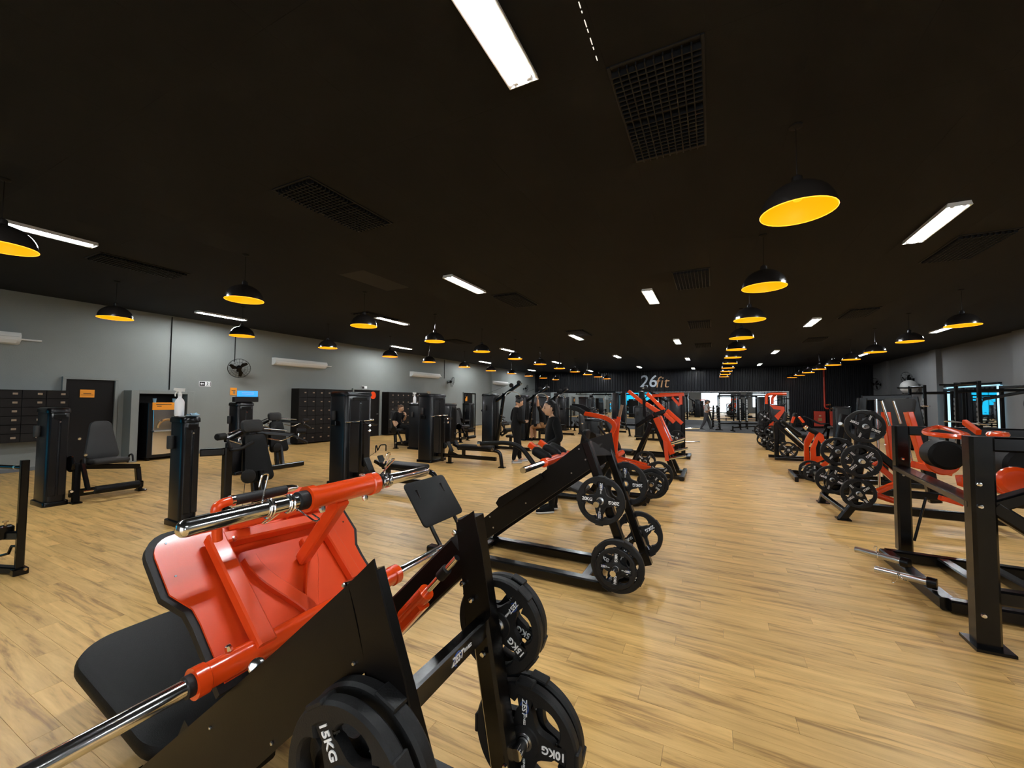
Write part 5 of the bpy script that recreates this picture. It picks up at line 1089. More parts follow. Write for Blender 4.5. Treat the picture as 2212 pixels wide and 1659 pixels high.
def doorway(k, y0, y1, z1, open_=False, m='door'):
    o = D.objects.new('door_%d' % k, None); C.objects.link(o); o['kind'] = 'structure'; o.location = (X_L, (y0+y1)/2, 0)
    b = MB(); b.box((0.012, 0, z1/2), (0.03, y1-y0, z1), ch=0.003); b.build('door_leaf', m, o)
    for s_ in (-1, 1): b = MB(); b.box((0.03, s_*((y1-y0)/2+0.03), z1/2), (0.10, 0.06, z1), ch=0.004); b.build('jamb', 'wall', o)
    b = MB(); b.box((0.03, 0, z1+0.03), (0.10, y1-y0+0.12, 0.06), ch=0.004); b.build('lintel', 'wall', o)
    b = MB(); b.cyl((0.03, (y1-y0)/2-0.1, 1.0), (0.08, (y1-y0)/2-0.1, 1.0), 0.012, 8); b.cyl((0.08, (y1-y0)/2-0.1, 1.0), (0.08, (y1-y0)/2-0.2, 1.0), 0.01, 8); b.build('door_handle', 'steel', o)
    return o
doorway(1, 3.84, 4.72, 2.10); doorway(2, 12.45, 13.95, 2.08); doorway(3, 21.0, 22.0, 2.1)
# niche frame round the water dispenser
fr = thing('niche_frame', 'grey plastered frame projecting around the drinking fountain', 'wall frame', (X_L, 5.62, 0))
b = MB(); b.box((0.22, -0.62, 0.93), (0.44, 0.16, 1.86), ch=0.004); b.build('side_panel', 'wall', fr)
b = MB(); b.box((0.22, 0.62, 0.93), (0.44, 0.16, 1.86), ch=0.004); b.build('side_panel', 'wall', fr)
b = MB(); b.box((0.22, 0, 1.82), (0.44, 1.08, 0.09), ch=0.004); b.build('top_panel', 'wall', fr)
b = MB(); b.box((0.01, 0, 0.89), (0.02, 1.08, 1.78), ch=0.002); b.build('back_panel', 'door', fr)
wd = thing('drinking_fountain', 'stainless drinking fountain with orange sign inside the wall niche', 'water dispenser', (X_L+0.28, 5.64, 0))
b = MB(); b.box((0, 0, 0.80), (0.46, 0.78, 1.46), ch=0.012); b.build('cabinet', 'shroud', wd)
for s_ in (-1, 1): b = MB(); b.box((0, s_*0.34, 0.035), (0.42, 0.06, 0.07)); b.build('foot', 'black', wd)
b = MB(); b.box((0.235, 0.04, 0.45), (0.012, 0.64, 0.60), ch=0.004); b.build('lower_panel', 'chrome', wd)
b = MB(); b.box((0.235, 0.04, 1.08), (0.012, 0.64, 0.55), ch=0.004); b.build('upper_panel', 'chrome', wd)
b = MB(); b.box((0.30, 0.04, 0.78), (0.16, 0.70, 0.04), ch=0.008); b.build('drip_tray', 'steel', wd)
b = MB(); b.tube([(0.245, 0.04+0.22*math.cos(a), 0.86+0.22*math.sin(a)) for a in [math.pi*i/10 for i in range(11)]], 0.03, 8); b.build('basin_rim', 'brass', wd)
for s_ in (-0.12, 0.16): b = MB(); b.lathe([(0.02, 0), (0.03, 0.02), (0.02, 0.06)], (0.24, s_, 1.05), (1, 0, 0), 10); b.build('tap', 'chrome', wd)
b = MB(); b.box((0.236, 0.04, 1.44), (0.014, 0.70, 0.20), ch=0.003); sgn = b.build('sign_panel', 'orangeprint', wd)
for dy, dz, wx in ((-0.1, 0.05, 0.34), (-0.2, 0.0, 0.1), (0.22, 0.01, 0.08), (0.22, -0.06, 0.16)):
    b = MB(); b.box((0.2445, 0.04+dy, 1.44+dz), (0.003, wx, 0.016), ch=0.0005); b.build('sign_print', 'eye', wd)
def cup(label, y):
    t = thing('paper_cup', label, 'cup', (X_L+0.3, y, 1.53), 0, 'cups on the drinking fountain'); b = MB(); b.lathe([(0.0, 0.0), (0.03, 0.0), (0.042, 0.12), (0.037, 0.12), (0.028, 0.01)], (0, 0, 0), (0, 0, 1), 14, caps=False); b.build('cup_body', 'bluecloth', t)
cup('small light cup on top of the drinking fountain', 5.46); cup('blue cup on top of the drinking fountain by the spray bottle', 5.90)
# signs
def sign(name, label, y, z, w_, h, m, prints, x=X_L, d=0.012, group=None):
    t = thing(name, label, 'sign', (x, y, z), 0, group)
    b = MB(); b.box((d/2, 0, 0), (d, w_, h), ch=0.002); b.build('sign_board', m, t)
    for (dy, dz, pw, ph, pm) in prints: b = MB(); b.box((d+0.001, dy, dz), (0.003, pw, ph), ch=0.0004); b.build('sign_print', pm, t)
    return t
sign('door_sign', 'orange notice on the dark door at far left', 4.22, 1.76, 0.26, 0.19, 'orangeprint', [(0, 0.0, 0.14, 0.015, 'eye'), (0, -0.035, 0.22, 0.008, 'eye')], X_L+0.03)
ex = sign('exit_sign', 'black and white exit sign with arrow and running figure under the wall fan', 6.80, 2.10, 0.32, 0.15, 'white', [(-0.075, 0, 0.145, 0.125, 'eye'), (0.14, 0, 0.02, 0.125, 'eye')])
b = MB(); b.prism([(0.015, -0.13, 0), (0.015, -0.095, 0.035), (0.015, -0.095, 0.012), (0.015, -0.03, 0.012), (0.015, -0.03, -0.012), (0.015, -0.095, -0.012), (0.015, -0.095, -0.035)], (0.003, 0, 0)); b.build('arrow', 'white', ex, smooth=0)
b = MB(); b.tube([(0.015, 0.09, -0.05), (0.015, 0.07, -0.015), (0.015, 0.065, 0.02), (0.015, 0.10, 0.03)], 0.008, 5); b.tube([(0.015, 0.07, -0.015), (0.015, 0.04, -0.05)], 0.008, 5); b.disc((0.015, 0.06, 0.045), (1, 0, 0), 0.013, 0.006, 10); b.build('running_figure', 'eye', ex)
sign('exit_sign', 'small exit sign above the second doorway', 13.05, 2.18, 0.32, 0.15, 'white', [(-0.075, 0, 0.145, 0.125, 'eye')], X_L+0.02)
sign('wall_notice', 'small orange notice on the grey wall under the fan', 7.62, 1.89, 0.20, 0.24, 'orangeprint', [(0, 0.03, 0.12, 0.02, 'eye'), (0.02, -0.03, 0.06, 0.09, 'tag')])
sign('wall_notice', 'tan notice on the grey wall right of the far lockers', 17.6, 1.95, 0.3, 0.35, 'tag', [])
sign('wall_notice', 'orange notice on the far door by the arch frame', 21.3, 1.75, 0.22, 0.3, 'orangeprint', [], X_L+0.03)
hb = sign('round_red_sign', 'red round sign on the dark second doorway', 13.55, 1.85, 0.02, 0.02, 'hydrant', [], X_L+0.03)
b = MB(); b.disc((0.02, 0, 0), (1, 0, 0), 0.17, 0.02, 20); b.build('red_disc', 'redgloss', hb)
# blue sign on the third machine's tower
bs_ = thing('lit_sign', 'bright blue sign standing on the tower by the grey wall', 'sign', (-9.3, 5.38, 1.58))
b = MB(); b.box((0, 0, 0.06), (0.10, 0.52, 0.12), ch=0.01); b.build('sign_base', 'shroud', bs_)
b = MB(); b.box((0.0, 0.04, 0.185), (0.02, 0.44, 0.13), ch=0.004); b.build('sign_face', 'screen', bs_)
for dz in (0.0, 0.03): b = MB(); b.box((0.0115, 0.04, 0.175+dz), (0.003, 0.26, 0.008), ch=0.0005); b.build('sign_print', 'white', bs_)
# conduits
for k, (y, z0, z1) in enumerate(((5.90, 1.9, 3.98), (7.62, 2.85, 3.98), (19.0, 2.9, 3.98))):
    b = MB(); b.cyl((0, 0, 0), (0, 0, z1-z0), 0.014, 8); o = b.build('wall_conduit', 'blacksat', None); o.location = (X_L+0.016, y, z0)
    tag(o, ['thin dark conduit running down the wall above the drinking fountain', 'thin dark conduit above the nearest wall fan', 'thin dark conduit above the far wall fan on the left wall'][k], 'conduit')
# wall pillar and shadow gap
o = slab('trim_1', X_L, X_L+0.12, 24.4, 25.0, 0, Z_C, 'wall'); o['kind'] = 'structure'
# wall fans
def fan(label, loc, rz, tilt=0.0, R=0.27):
    t = thing('wall_fan', label, 'fan', loc, rz, 'black wall fans')
    b = MB(); b.box((0.02, 0, 0), (0.04, 0.10, 0.14)); b.build('wall_bracket', 'black', t)
    b = MB(); b.cyl((0.03, 0, 0), (0.20, 0, 0.03), 0.022, 10); b.build('arm', 'black', t)
    ax = V((math.cos(tilt), 0, math.sin(tilt)*-1)); c = V((0.30, 0, 0.03))
    b = MB(); b.lathe([(0.03, -0.16), (0.07, -0.15), (0.08, -0.08), (0.04, -0.02)], c, ax, 16); b.build('motor', 'black', t)
    u, w_ = perp(ax)
    for k in range(3):
        a = 2*math.pi*k/3+0.4; r = u*math.cos(a)+w_*math.sin(a); s = ax.cross(r)
        b = MB(); b.prism([c+r*0.03-s*0.02, c+r*R*0.85-s*0.035, c+r*R*0.9+s*0.03, c+r*R*0.5+s*0.09, c+r*0.03+s*0.03], ax*0.006+s*0.004); b.build('blade', 'black', t)
    b = MB()
    for rr, h in ((R, 0.0), (R*0.97, 0.05), (R*0.97, -0.05), (R*0.72, 0.075), (R*0.45, 0.09), (R*0.2, 0.095), (R*0.6, -0.08)):
        b.tube([c+ax*h+(u*math.cos(x)+w_*math.sin(x))*rr for x in [2*math.pi*i/28 for i in range(28)]], 0.006 if h == 0 else 0.0028, 5, closed=True)
    for k in range(20):
        a = 2*math.pi*k/20; r = u*math.cos(a)+w_*math.sin(a)
        b.tube([c+ax*0.095+r*R*0.15, c+ax*0.075+r*R*0.72, c+ax*0.05+r*R*0.97, c+r*R, c-ax*0.05+r*R*0.97, c-ax*0.09+r*R*0.35], 0.0022, 4)
    b.disc(c+ax*0.10, ax, R*0.17, 0.012, 16)
    o = b.build('guard', 'black', t); o['kind'] = 'stuff'
    return t
fan('black wall fan on the left grey wall above the exit sign', (X_L, 7.75, 2.60), math.radians(-25), 0.3, 0.31)
fan('black wall fan on the left grey wall right of the second air conditioner', (X_L, 19.3, 2.68), math.radians(35), 0.2, 0.30)
fan('small far fan at the end of the left wall', (X_L, 29.8, 2.6), math.radians(20), 0.2, 0.30)
fan('black wall fan high on the right wall, left one of the pair', (X_R, 31.0, 2.72), math.radians(180+20), 0.2, 0.36)
fan('black wall fan high on the right wall, behind the silver ball', (X_R, 26.6, 2.80), math.radians(180+15), 0.2, 0.36)
# air conditioners
def aircon(label, y, z, L=1.25):
    t = thing('air_conditioner', label, 'air conditioner', (X_L+0.002, y, z), 0, 'split air conditioners')
    pr_ = [(0.0, 0.13), (0.20, 0.125), (0.24, 0.06), (0.23, -0.04), (0.12, -0.12), (0.0, -0.13)]
    b = MB(); b.prism([(x, -L/2, zz) for x, zz in pr_], (0, L, 0)); b.build('housing', 'plasticwhite', t, smooth=50)
    b = MB(); b.beam((0.205, -L/2+0.06, -0.066), (0.205, L/2-0.06, -0.066), 0.10, 0.008, (0.7, 0, -0.6)); b.build('air_flap', 'fixture', t)
    b = MB(); b.box((0.2425, 0, 0.03), (0.004, L-0.06, 0.006), ch=0.0005); b.build('panel_line', 'greyprint', t)
    b = MB(); b.cyl((0.03, L/2, 0.0), (0.03, L/2+0.35, 0.0), 0.02, 8); b.build('pipe', 'plasticwhite', t)
    return t
aircon('white air conditioner cut off by the left edge', 2.45, 2.95); aircon('white air conditioner right of the nearest wall fan', 9.9, 2.98, 2.1); aircon('white air conditioner farther along the left wall', 17.2, 2.98, 2.3)
aircon('far white air conditioner at the end of the left wall', 25.6, 2.9, 2.2)
# baseboard
o = slab('baseboard_left', X_L, X_L+0.015, Y_F, Y_B, 0, 0.08, 'walldark'); o['kind'] = 'structure'
# ================================================================ rubber area at the back
def rack(label, loc, rz=0.0, h=2.2, bar_z=1.2, group='squat racks', plates=False):
    t = thing('squat_rack', label, 'squat rack', loc, rz, group)
    for y in (-0.55, 0.55):
        lb(t, 'upright', 'black', (0, y, 0.0), (0, y, h), 0.075, 0.075); lb(t, 'foot_beam', 'black', (-0.25, y, 0.04), (1.1, y, 0.04), 0.075, 0.08); lb(t, 'rear_upright', 'black', (0.9, y, 0.0), (0.9, y, h-0.1), 0.075, 0.075)
        b = MB(); b.box((-0.045, y, 1.15), (0.012, 0.06, 1.3), ch=0.002); b.build('hole_strip', 'steel', t)
        for k in range(9): b = MB(); b.box((-0.0525, y, 0.62+0.135*k), (0.006, 0.035, 0.06), ch=0.001); b.build('slot', 'eye', t)
        lb(t, 'side_beam', 'black', (0, y, h-0.25), (0.9, y, h-0.25), 0.06, 0.07); b = MB(); b.box((-0.06, y, bar_z-0.06), (0.10, 0.06, 0.09)); b.build('bar_hook', 'black', t)
        lb(t, 'peg_arm', 'black', (-0.04, y, h-0.06), (-0.34, y, h-0.06), 0.05, 0.05)
    lb(t, 'top_beam', 'black', (0, -0.55, h-0.05), (0, 0.55, h-0.05), 0.075, 0.075); lb(t, 'top_beam', 'black', (0.9, -0.55, h-0.15), (0.9, 0.55, h-0.15), 0.075, 0.075); lb(t, 'rear_beam', 'black', (0.9, -0.55, 0.3), (0.9, 0.55, 0.3), 0.075, 0.075)
    return t
def barbell(label, loc, rz=0.0, L=2.1, plates_=()):
    t = thing('barbell', label, 'barbell', loc, rz, 'barbells')
    lt(t, 'shaft', 'steel', [(0, -L/2+0.4, 0), (0, L/2-0.4, 0)], 0.014)
    for s_ in (-1, 1): lt(t, 'sleeve', 'chrome', [(0, s_*(L/2-0.42), 0), (0, s_*L/2, 0)], 0.025); b = MB(); b.cyl((0, s_*(L/2-0.43), 0), (0, s_*(L/2-0.40), 0), 0.04, 12); b.build('collar', 'steel', t)
    return t
rB = onx(2140, 900, 6.2)
rack('black squat rack in front of the lit mirror on the right', (6.2, 15.35, 0), 0.0, 2.24, 1.12)
barbell('barbell resting on the squat rack in front of the lit mirror', (6.13, 15.35, 1.125))
rack('black squat rack left of the lit mirror on the right', (6.2, 18.35, 0), 0.0, 2.24, 1.55)
barbell('barbell resting high on the squat rack left of the lit mirror', (6.13, 18.35, 1.555))
rack('far squat rack beside the dumbbell tower on the rubber floor', (0.9, 27.6, 0.004), math.pi/2, 2.2, 1.3)
rack('squat rack near the mirror behind the dark tower', (2.4, 28.4, 0.004), math.pi/2, 2.2, 1.3)
rack('squat rack on the rubber floor left of the walking trainer', (-2.4, 28.8, 0.004), math.pi/2, 2.2, 1.3)
# plate tree at the right edge
t = thing('plate_tree', 'black plate rack loaded with plates at the right edge by the wall', 'plate rack', (6.4, 13.2, 0))
lb(t, 'post', 'black', (0, 0, 0), (0, 0, 2.0), 0.1); lb(t, 'base', 'black', (-0.4, 0, 0.03), (0.4, 0, 0.03), 0.12, 0.06); lb(t, 'base', 'black', (0, -0.4, 0.03), (0, 0.4, 0.03), 0.12, 0.062); lb(t, 'top_arm', 'black', (0, 0, 1.95), (-0.6, 0.5, 1.75), 0.07)
for k, z in enumerate((0.55, 1.1, 1.65)):
    lt(t, 'peg', 'steel', [(0, -0.3, z), (0, 0.3, z)], 0.025)
    plate(['lowest', 'middle', 'top'][k]+' plate on the plate rack at the right edge', '20', (6.4, 13.2-0.12, z), 0.5*k, False, 0.225, 0, 'plates on the plate rack', 0)
# lit mirror on the right wall
t = thing('lit_wall_mirror', 'large wall mirror with blue-white light strips on the right wall', 'mirror', (X_R, 21.7, 0.5))
for k in range(3): b = MB(); b.box((-0.02, -1.15+1.15*k, 0.88), (0.012, 1.14, 1.74), ch=0.003); b.build('mirror_pane', 'mirror', t)
for y in (-1.80, 1.80): b = MB(); b.box((-0.05, y, 0.82), (0.05, 0.26, 1.9), ch=0.01); b.build('light_strip', 'led', t)
b = MB(); b.box((-0.03, 0, 1.80), (0.03, 3.5, 0.03), ch=0.005); b.build('light_strip', 'led', t)
b = MB(); b.box((-0.06, 0, 1.86), (0.10, 3.7, 0.07), ch=0.01); b.build('top_beam', 'black', t)
for k, (y0, y1) in enumerate(((23.9, 24.5), (18.3, 18.9), (13.6, 14.2), (29.5, 30.1))):
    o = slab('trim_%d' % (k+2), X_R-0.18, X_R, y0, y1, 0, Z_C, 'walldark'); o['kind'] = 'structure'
# exercise ball on wall brackets
t = thing('ball_bracket', 'small black wall brackets holding the silver exercise ball', 'bracket', (X_R-0.0, 26.0, 2.12))
for y in (-0.18, 0.18): lb(t, 'arm', 'black', (0, y, 0), (-0.6, y, 0.0), 0.03)
b = MB(); b.lathe([(0.335*math.sin(math.pi*i/14), -0.335*math.cos(math.pi*i/14)) for i in range(15)], (0, 0, 0), (0, 0, 1), 28); o = b.build('exercise_ball', 'ball', None); o.location = (X_R-0.40, 26.0, 2.42); tag(o, 'silver exercise ball stored high on the right wall', 'ball')
# fire hose cabinets and pipe
for k, (x0, x1, lab) in enumerate(((5.84, 6.42, 'red fire hose cabinet left of the pipe on the back wall'), (6.66, 7.30, 'red fire hose cabinet right of the pipe on the back wall'))):
    t = thing('fire_hose_cabinet', lab, 'cabinet', ((x0+x1)/2, Y_B-0.26, 0.10), 0, 'fire hose cabinets'); w_ = x1-x0
    b = MB(); b.box((0, 0.04, 0.50), (w_, 0.24, 0.98), ch=0.01); b.build('cabinet_body', 'hydrant', t); b = MB(); b.box((0, -0.09, 0.50), (w_-0.03, 0.02, 0.94), ch=0.006); dr = b.build('cabinet_door', 'hydrant', t)
    b = MB(); b.box((0, -0.102, 0.46), (0.20, 0.006, 0.20), ch=0.003); b.build('door_pane', 'brass', dr); b = MB(); b.box((0, -0.102, 0.70), (0.12, 0.004, 0.09), ch=0.001); b.build('door_label', 'skin', dr)
    for s_ in (-1, 1): b = MB(); b.box((s_*(w_/2-0.05), 0.04, -0.045), (0.05, 0.2, 0.10)); b.build('foot', 'black', t)
t = thing('fire_pipe', 'red vertical fire pipe with brass valves above the hose cabinets', 'pipe', (6.42, Y_B-0.17, 1.2))
lt(t, 'pipe', 'hydrant', [(0, 0, 2.79), (0, 0, 0.15), (0.08, 0, 0.06), (0.2, 0, 0.06)], 0.05, 0.1); lt(t, 'branch', 'hydrant', [(0, 0, 0.30), (0.2, 0, 0.30)], 0.035)
for z, x in ((0.30, 0.22), (0.06, 0.34)): b = MB(); b.lathe([(0.05, 0), (0.06, 0.03), (0.04, 0.08), (0.07, 0.10), (0.07, 0.12)], (x-0.04, 0, z), (1, 0, 0.2), 12); b.build('valve', 'brass', t)
lt(t, 'drop_pipe', 'brass', [(0.26, 0, 0.02), (0.28, 0, -0.2), (0.4, -0.02, -0.22), (0.42, -0.1, -0.28)], 0.02, 0.05)
# dumbbell tower
t = thing('dumbbell_tower', 'tall dark dumbbell tower beside the walking trainer', 'dumbbell rack', (0.15, 26.6, 0.004))
for s_ in (-1, 1): lb(t, 'side_post', 'black', (s_*0.22, 0, 0.0), (s_*0.12, 0, 1.38), 0.06, 0.08, (0, 1, 0))
lb(t, 'base', 'black', (-0.35, 0, 0.03), (0.35, 0, 0.03), 0.4, 0.06)
for k in range(8):
    dbt = thing('dumbbell', '%s dumbbell from the floor on the dark tower' % ordn2[k], 'dumbbell', (0.15, 26.49, 0.004+0.22+0.15*k), 0, 'dumbbells on the tower')
    wd_ = 0.34-0.012*k; lt(dbt, 'grip', 'steel', [(-wd_/2, 0, 0), (wd_/2, 0, 0)], 0.016)
    for s_ in (-1, 1): b = MB(); b.lathe([(0.045, -0.06), (0.065, -0.05), (0.065, 0.05), (0.045, 0.06)], (s_*wd_/2, 0, 0), (1, 0, 0), 8); b.build('head', 'rubber', dbt)
# cable crossover and benches at the back left
t = thing('cable_crossover', 'wide black cable crossover frame in front of the mirror', 'exercise machine', (-8.0, 27.6, 0.004))
for x in (-2.1, 2.1):
    b = MB(); rbox(b, (x, 0), 0.5, 0.35, 0.0, 2.2, 0.05, 0.02); b.build('stack_column', 'shroud', t); lt(t, 'guide_rod', 'chrome', [(x+(0.24 if x < 0 else -0.24), -0.05, 0.1), (x+(0.24 if x < 0 else -0.24), -0.05, 2.2)], 0.025)
    lb(t, 'foot_beam', 'black', (x, -0.7, 0.04), (x, 0.7, 0.04), 0.1, 0.08)
lb(t, 'top_beam', 'black', (-2.1, 0, 2.26), (2.1, 0, 2.26), 0.09, 0.12); lt(t, 'pull_up_bar', 'black', [(-0.6, 0, 2.24), (-0.6, -0.35, 2.1), (0.6, -0.35, 2.1), (0.6, 0, 2.24)], 0.02)
t = thing('functional_trainer', 'dark functional trainer frame right of the crossover by the mirror', 'exercise machine', (-4.9, 28.3, 0.004))
for x in (-0.6, 0.6): b = MB(); rbox(b, (x, 0), 0.5, 0.3, 0.0, 2.25, 0.05, 0.02); b.build('stack_column', 'shroud', t); lt(t, 'guide_rod', 'chrome', [(x*0.7, -0.28, 0.1), (x*0.7, -0.28, 2.2)], 0.02)
lb(t, 'top_beam', 'black', (-0.7, 0, 2.28), (0.7, 0, 2.28), 0.1, 0.12); b = MB(); b.box((0, 0.1, 1.5), (0.8, 0.06, 0.4)); b.build('screen_panel', 'blacksat', t); lb(t, 'base_beam', 'black', (-0.7, 0, 0.05), (0.7, 0, 0.05), 0.5, 0.1)
def bench(label, loc, rz=0.0, inc=0.0, m='vinyl'):
    t = thing('weight_bench', label, 'bench', loc, rz, 'weight benches')
    lp(t, 'seat_pad', m, (0.35, 0, 0.45), (1, 0, 0), (0, 1, 0), 0.42, 0.30, 0.08, 0.05); u = V((-math.cos(inc), 0, math.sin(inc)))
    lp(t, 'back_pad', m, V((0.12, 0, 0.46))+u*0.42, -u, (0, 1, 0), 0.82, 0.30, 0.08, 0.05)
    lb(t, 'spine', 'black', (-0.65, 0, 0.2), (0.5, 0, 0.3), 0.07, 0.06)
    for x in (-0.65, 0.48): lb(t, 'foot_bar', 'black', (x, -0.28, 0.03), (x, 0.28, 0.03), 0.07, 0.06); lb(t, 'leg', 'black', (x, 0, 0.04), (x, 0, 0.3), 0.06)
    lb(t, 'strut', 'black', (-0.2, 0, 0.24), V((0.12, 0, 0.44))+u*0.5, 0.05)
    return t
bench('flat bench on the rubber floor near the dumbbell tower', (1.6, 26.0, 0.004), 0.3); bench('grey decline bench in front of the red hose cabinets', (5.2, 28.0, 0.004), 0.2, 0.5, 'vinylgrey'); bench('upright dark bench left of the hose cabinets', (4.2, 28.6, 0.004), 0.0, 1.2); bench('flat bench in front of the cable crossover', (-6.6, 26.0, 0.004), 0.1); bench('flat bench left of the walking trainer', (-2.6, 26.6, 0.004), 1.4)
# ================================================================ people
def head_geo(b, c, fwd, up, s=1.0, mats=(0, 1, 2)):
    # head centred at c facing fwd; material slots: skin, eye, lip
    f = V(fwd).normalized(); u = V(up); u = (u-f*u.dot(f)).normalized(); r = f.cross(u)      # r = right
    n, m = 28, 20; rings = []
    for i in range(m+1):
        z = -math.cos(math.pi*i/m); q = math.sin(math.pi*i/m); ring = []
        for j in range(n):
            a = 2*math.pi*j/n; x, y = q*math.cos(a), q*math.sin(a)
            X, Y, Z = x*0.098, y*0.078, z*0.118
            if z < 0: Y *= 1+0.32*z; X *= 1+0.10*z; X += 0.012*(-z)*max(0, x)
            if x < 0: X *= 1.06
            if x > 0.3:
                g = math.exp(-(y/0.17)**2)
                X += g*0.026*math.exp(-((z+0.20)/0.17)**2)+g*0.012*math.exp(-((z-0.0)/0.16)**2)       # nose, bridge
                X -= 0.010*(math.exp(-((abs(y)-0.36)/0.15)**2)*math.exp(-((z-0.03)/0.12)**2))             # sockets
                X += 0.007*math.exp(-(y/0.25)**2)*math.exp(-((z+0.47)/0.07)**2)+0.010*math.exp(-(y/0.3)**2)*math.exp(-((z+0.80)/0.14)**2)
            ring.append(V(c)+(f*X+r*Y+u*Z)*s)
        rings.append(ring)
    b.mat(mats[0]).sweep(rings)
    for sy in (-1, 1):
        e = V(c)+(f*0.078+r*sy*0.031+u*0.004)*s; b.mat(mats[1]).lathe([(0.0001, -0.012), (0.010, -0.006), (0.012, 0.0), (0.010, 0.006), (0.0001, 0.012)], e, r, 8)
        b.box(V(c)+(f*0.087+r*sy*0.032+u*0.026)*s, (0.008*s, 0.034*s, 0.006*s), ax=(f, r, u))
        ea = V(c)+(r*sy*0.079-f*0.008-u*0.008)*s; b.mat(mats[0]).lathe([(0.004, -0.03), (0.014, -0.018), (0.018, 0.008), (0.012, 0.026), (0.002, 0.032)], ea, u, 8)
    b.mat(mats[2]).box(V(c)+(f*0.094+u*-0.056)*s, (0.012*s, 0.040*s, 0.011*s), ax=(f, r, u)); b.mat(0)
def hand_geo(b, w_, d, n, side, curl=0.5, s=1.0):
    # wrist, pointing direction, palm normal; side +1/-1 puts the thumb
    d = V(d).normalized(); n = V(n); n = (n-d*n.dot(d)).normalized(); t = d.cross(n)*side
    b.pad(V(w_)+d*0.045*s, t, d, 0.078*s, 0.10*s, 0.028*s, 0.022*s)
    for k, L in enumerate((0.066, 0.076, 0.072, 0.056)):
        p = V(w_)+d*0.088*s+t*(0.029-0.0195*k)*s; pts = [p-d*0.015]; dd = d.copy()
        for q in range(3): dd = (dd*math.cos(curl*0.6)+n*math.sin(curl*0.6)).normalized(); p = p+dd*L*(0.42, 0.32, 0.26)[q]*s; pts.append(p)
        b.tube(pts, [0.009*s, 0.0088*s, 0.008*s, 0.006*s], 7)
    p = V(w_)+d*0.025*s+t*0.034*s; b.tube([p, p+(d*0.6+t*0.7+n*0.2)*0.035*s, p+(d*1.25+t*0.75+n*0.6)*0.045*s], [0.012*s, 0.010*s, 0.007*s], 7)
def person(label, loc, rz, J, mats, reg, head, hands, hair, h=1.0, extra=None):
    # J: joint -> (x, y, z, radius); body grown along the bones with a Skin modifier, then painted by bone
    root = thing('person', label, 'person', loc, rz); names = list(J); idx = {k: i for i, k in enumerate(names)}
    edges = [(a, c) for a, c in BONES if a in idx and c in idx]
    me = D.meshes.new('body'); me.from_pydata([V(J[k][:3])*h for k in names], [(idx[a], idx[c]) for a, c in edges], [])
    o = D.objects.new('body', me); C.objects.link(o)
    md = o.modifiers.new('skin', 'SKIN'); md.use_smooth_shade = True
    for i, k in enumerate(names):
        sv = me.skin_vertices[0].data[i]; g = LOOSE.get(k, 1.0); sv.radius = (J[k][3]*h*g, J[k][3]*h*g); sv.use_root = (k == 'pelvis')
    sub = o.modifiers.new('sub', 'SUBSURF'); sub.levels = 2; sub.render_levels = 2
    bpy.context.view_layer.update(); ev = o.evaluated_get(bpy.context.evaluated_depsgraph_get()); m2 = D.meshes.new_from_object(ev)
    vs_ = [v.co.copy() for v in m2.vertices]; fs = [tuple(p.vertices) for p in m2.polygons]
    D.objects.remove(o); D.meshes.remove(me)
    b = MB(); segs = [(V(J[a][:3])*h, V(J[c][:3])*h, reg(a, c)) for a, c in edges]
    b.v = vs_; b.f = fs
    for f in fs:
        ctr = sum((vs_[i] for i in f), V((0, 0, 0)))/len(f); best, bi = 1e9, 0
        for A, B, g in segs:
            ab = B-A; t = max(0, min(1, (ctr-A).dot(ab)/ab.length_squared)); dd = (ctr-(A+ab*t)).length
            if dd < best: best, bi = dd, g
        if mats[bi] in ('soleshoe',): bi = bi
        if bi == 3 and ctr.z < 0.028*h and J['ankleL'][2] < 0.2: bi = 4
        b.mi.append(bi)
    D.meshes.remove(m2)
    # slots: 0 top, 1 bottom, 2 skin, 3 shoe, 4 sole, 5 eye, 6 lip
    b.cur = 2; hc, hf, hu = head; head_geo(b, V(hc)*h, hf, hu, h, (2, 5, 6)); b.cur = 2
    for (w_, d, n, sd, cu) in hands: hand_geo(b, V(w_)*h, d, n, sd, cu, h)
    body = b.build('body', mats, root, smooth=70)
    hb = MB(); hair(hb, V(hc)*h, V(hf).normalized(), V(hu).normalized(), h); hb.build('hair', mats[7] if len(mats) > 7 else 'hair', root, smooth=70)
    for sd in 'LR':
        A, T = V(J['ankle'+sd][:3]), V(J['toe'+sd][:3])
        d = T-A; d.z = 0; d.normalize(); zb = min(J['toe'+sd][2]-0.042, A.z-0.085); c = (A*0.42+T*0.58); c.z = zb+0.017
        q = MB(); q.pad(c*h, d, V((-d.y, d.x, 0)), 0.285*h, 0.098*h, 0.030*h, 0.045*h); q.build('shoe_sole', mats[4], root)
        q = MB(); rg = []
        for t_, w_, hh in ((-0.135, 0.030, 0.055), (-0.11, 0.040, 0.085), (-0.05, 0.042, 0.095), (0.02, 0.044, 0.072), (0.085, 0.044, 0.052), (0.125, 0.034, 0.040), (0.14, 0.012, 0.028)):
            s0 = V((c.x, c.y, zb+0.022))+d*t_; sd_ = V((-d.y, d.x, 0)); rg.append([(s0+sd_*w_*math.cos(a)+V((0, 0, 1))*(hh*max(0, math.sin(a))))*h for a in [math.pi*k/8 for k in range(9)]]+[(s0-sd_*w_*0.6)*h, (s0+sd_*w_*0.6)*h])
        q.sweep(rg); q.build('shoe', mats[3] if mats[3] != 'skin' else 'clothgrey', root, smooth=60)
    if extra: extra(root, h)
    return root
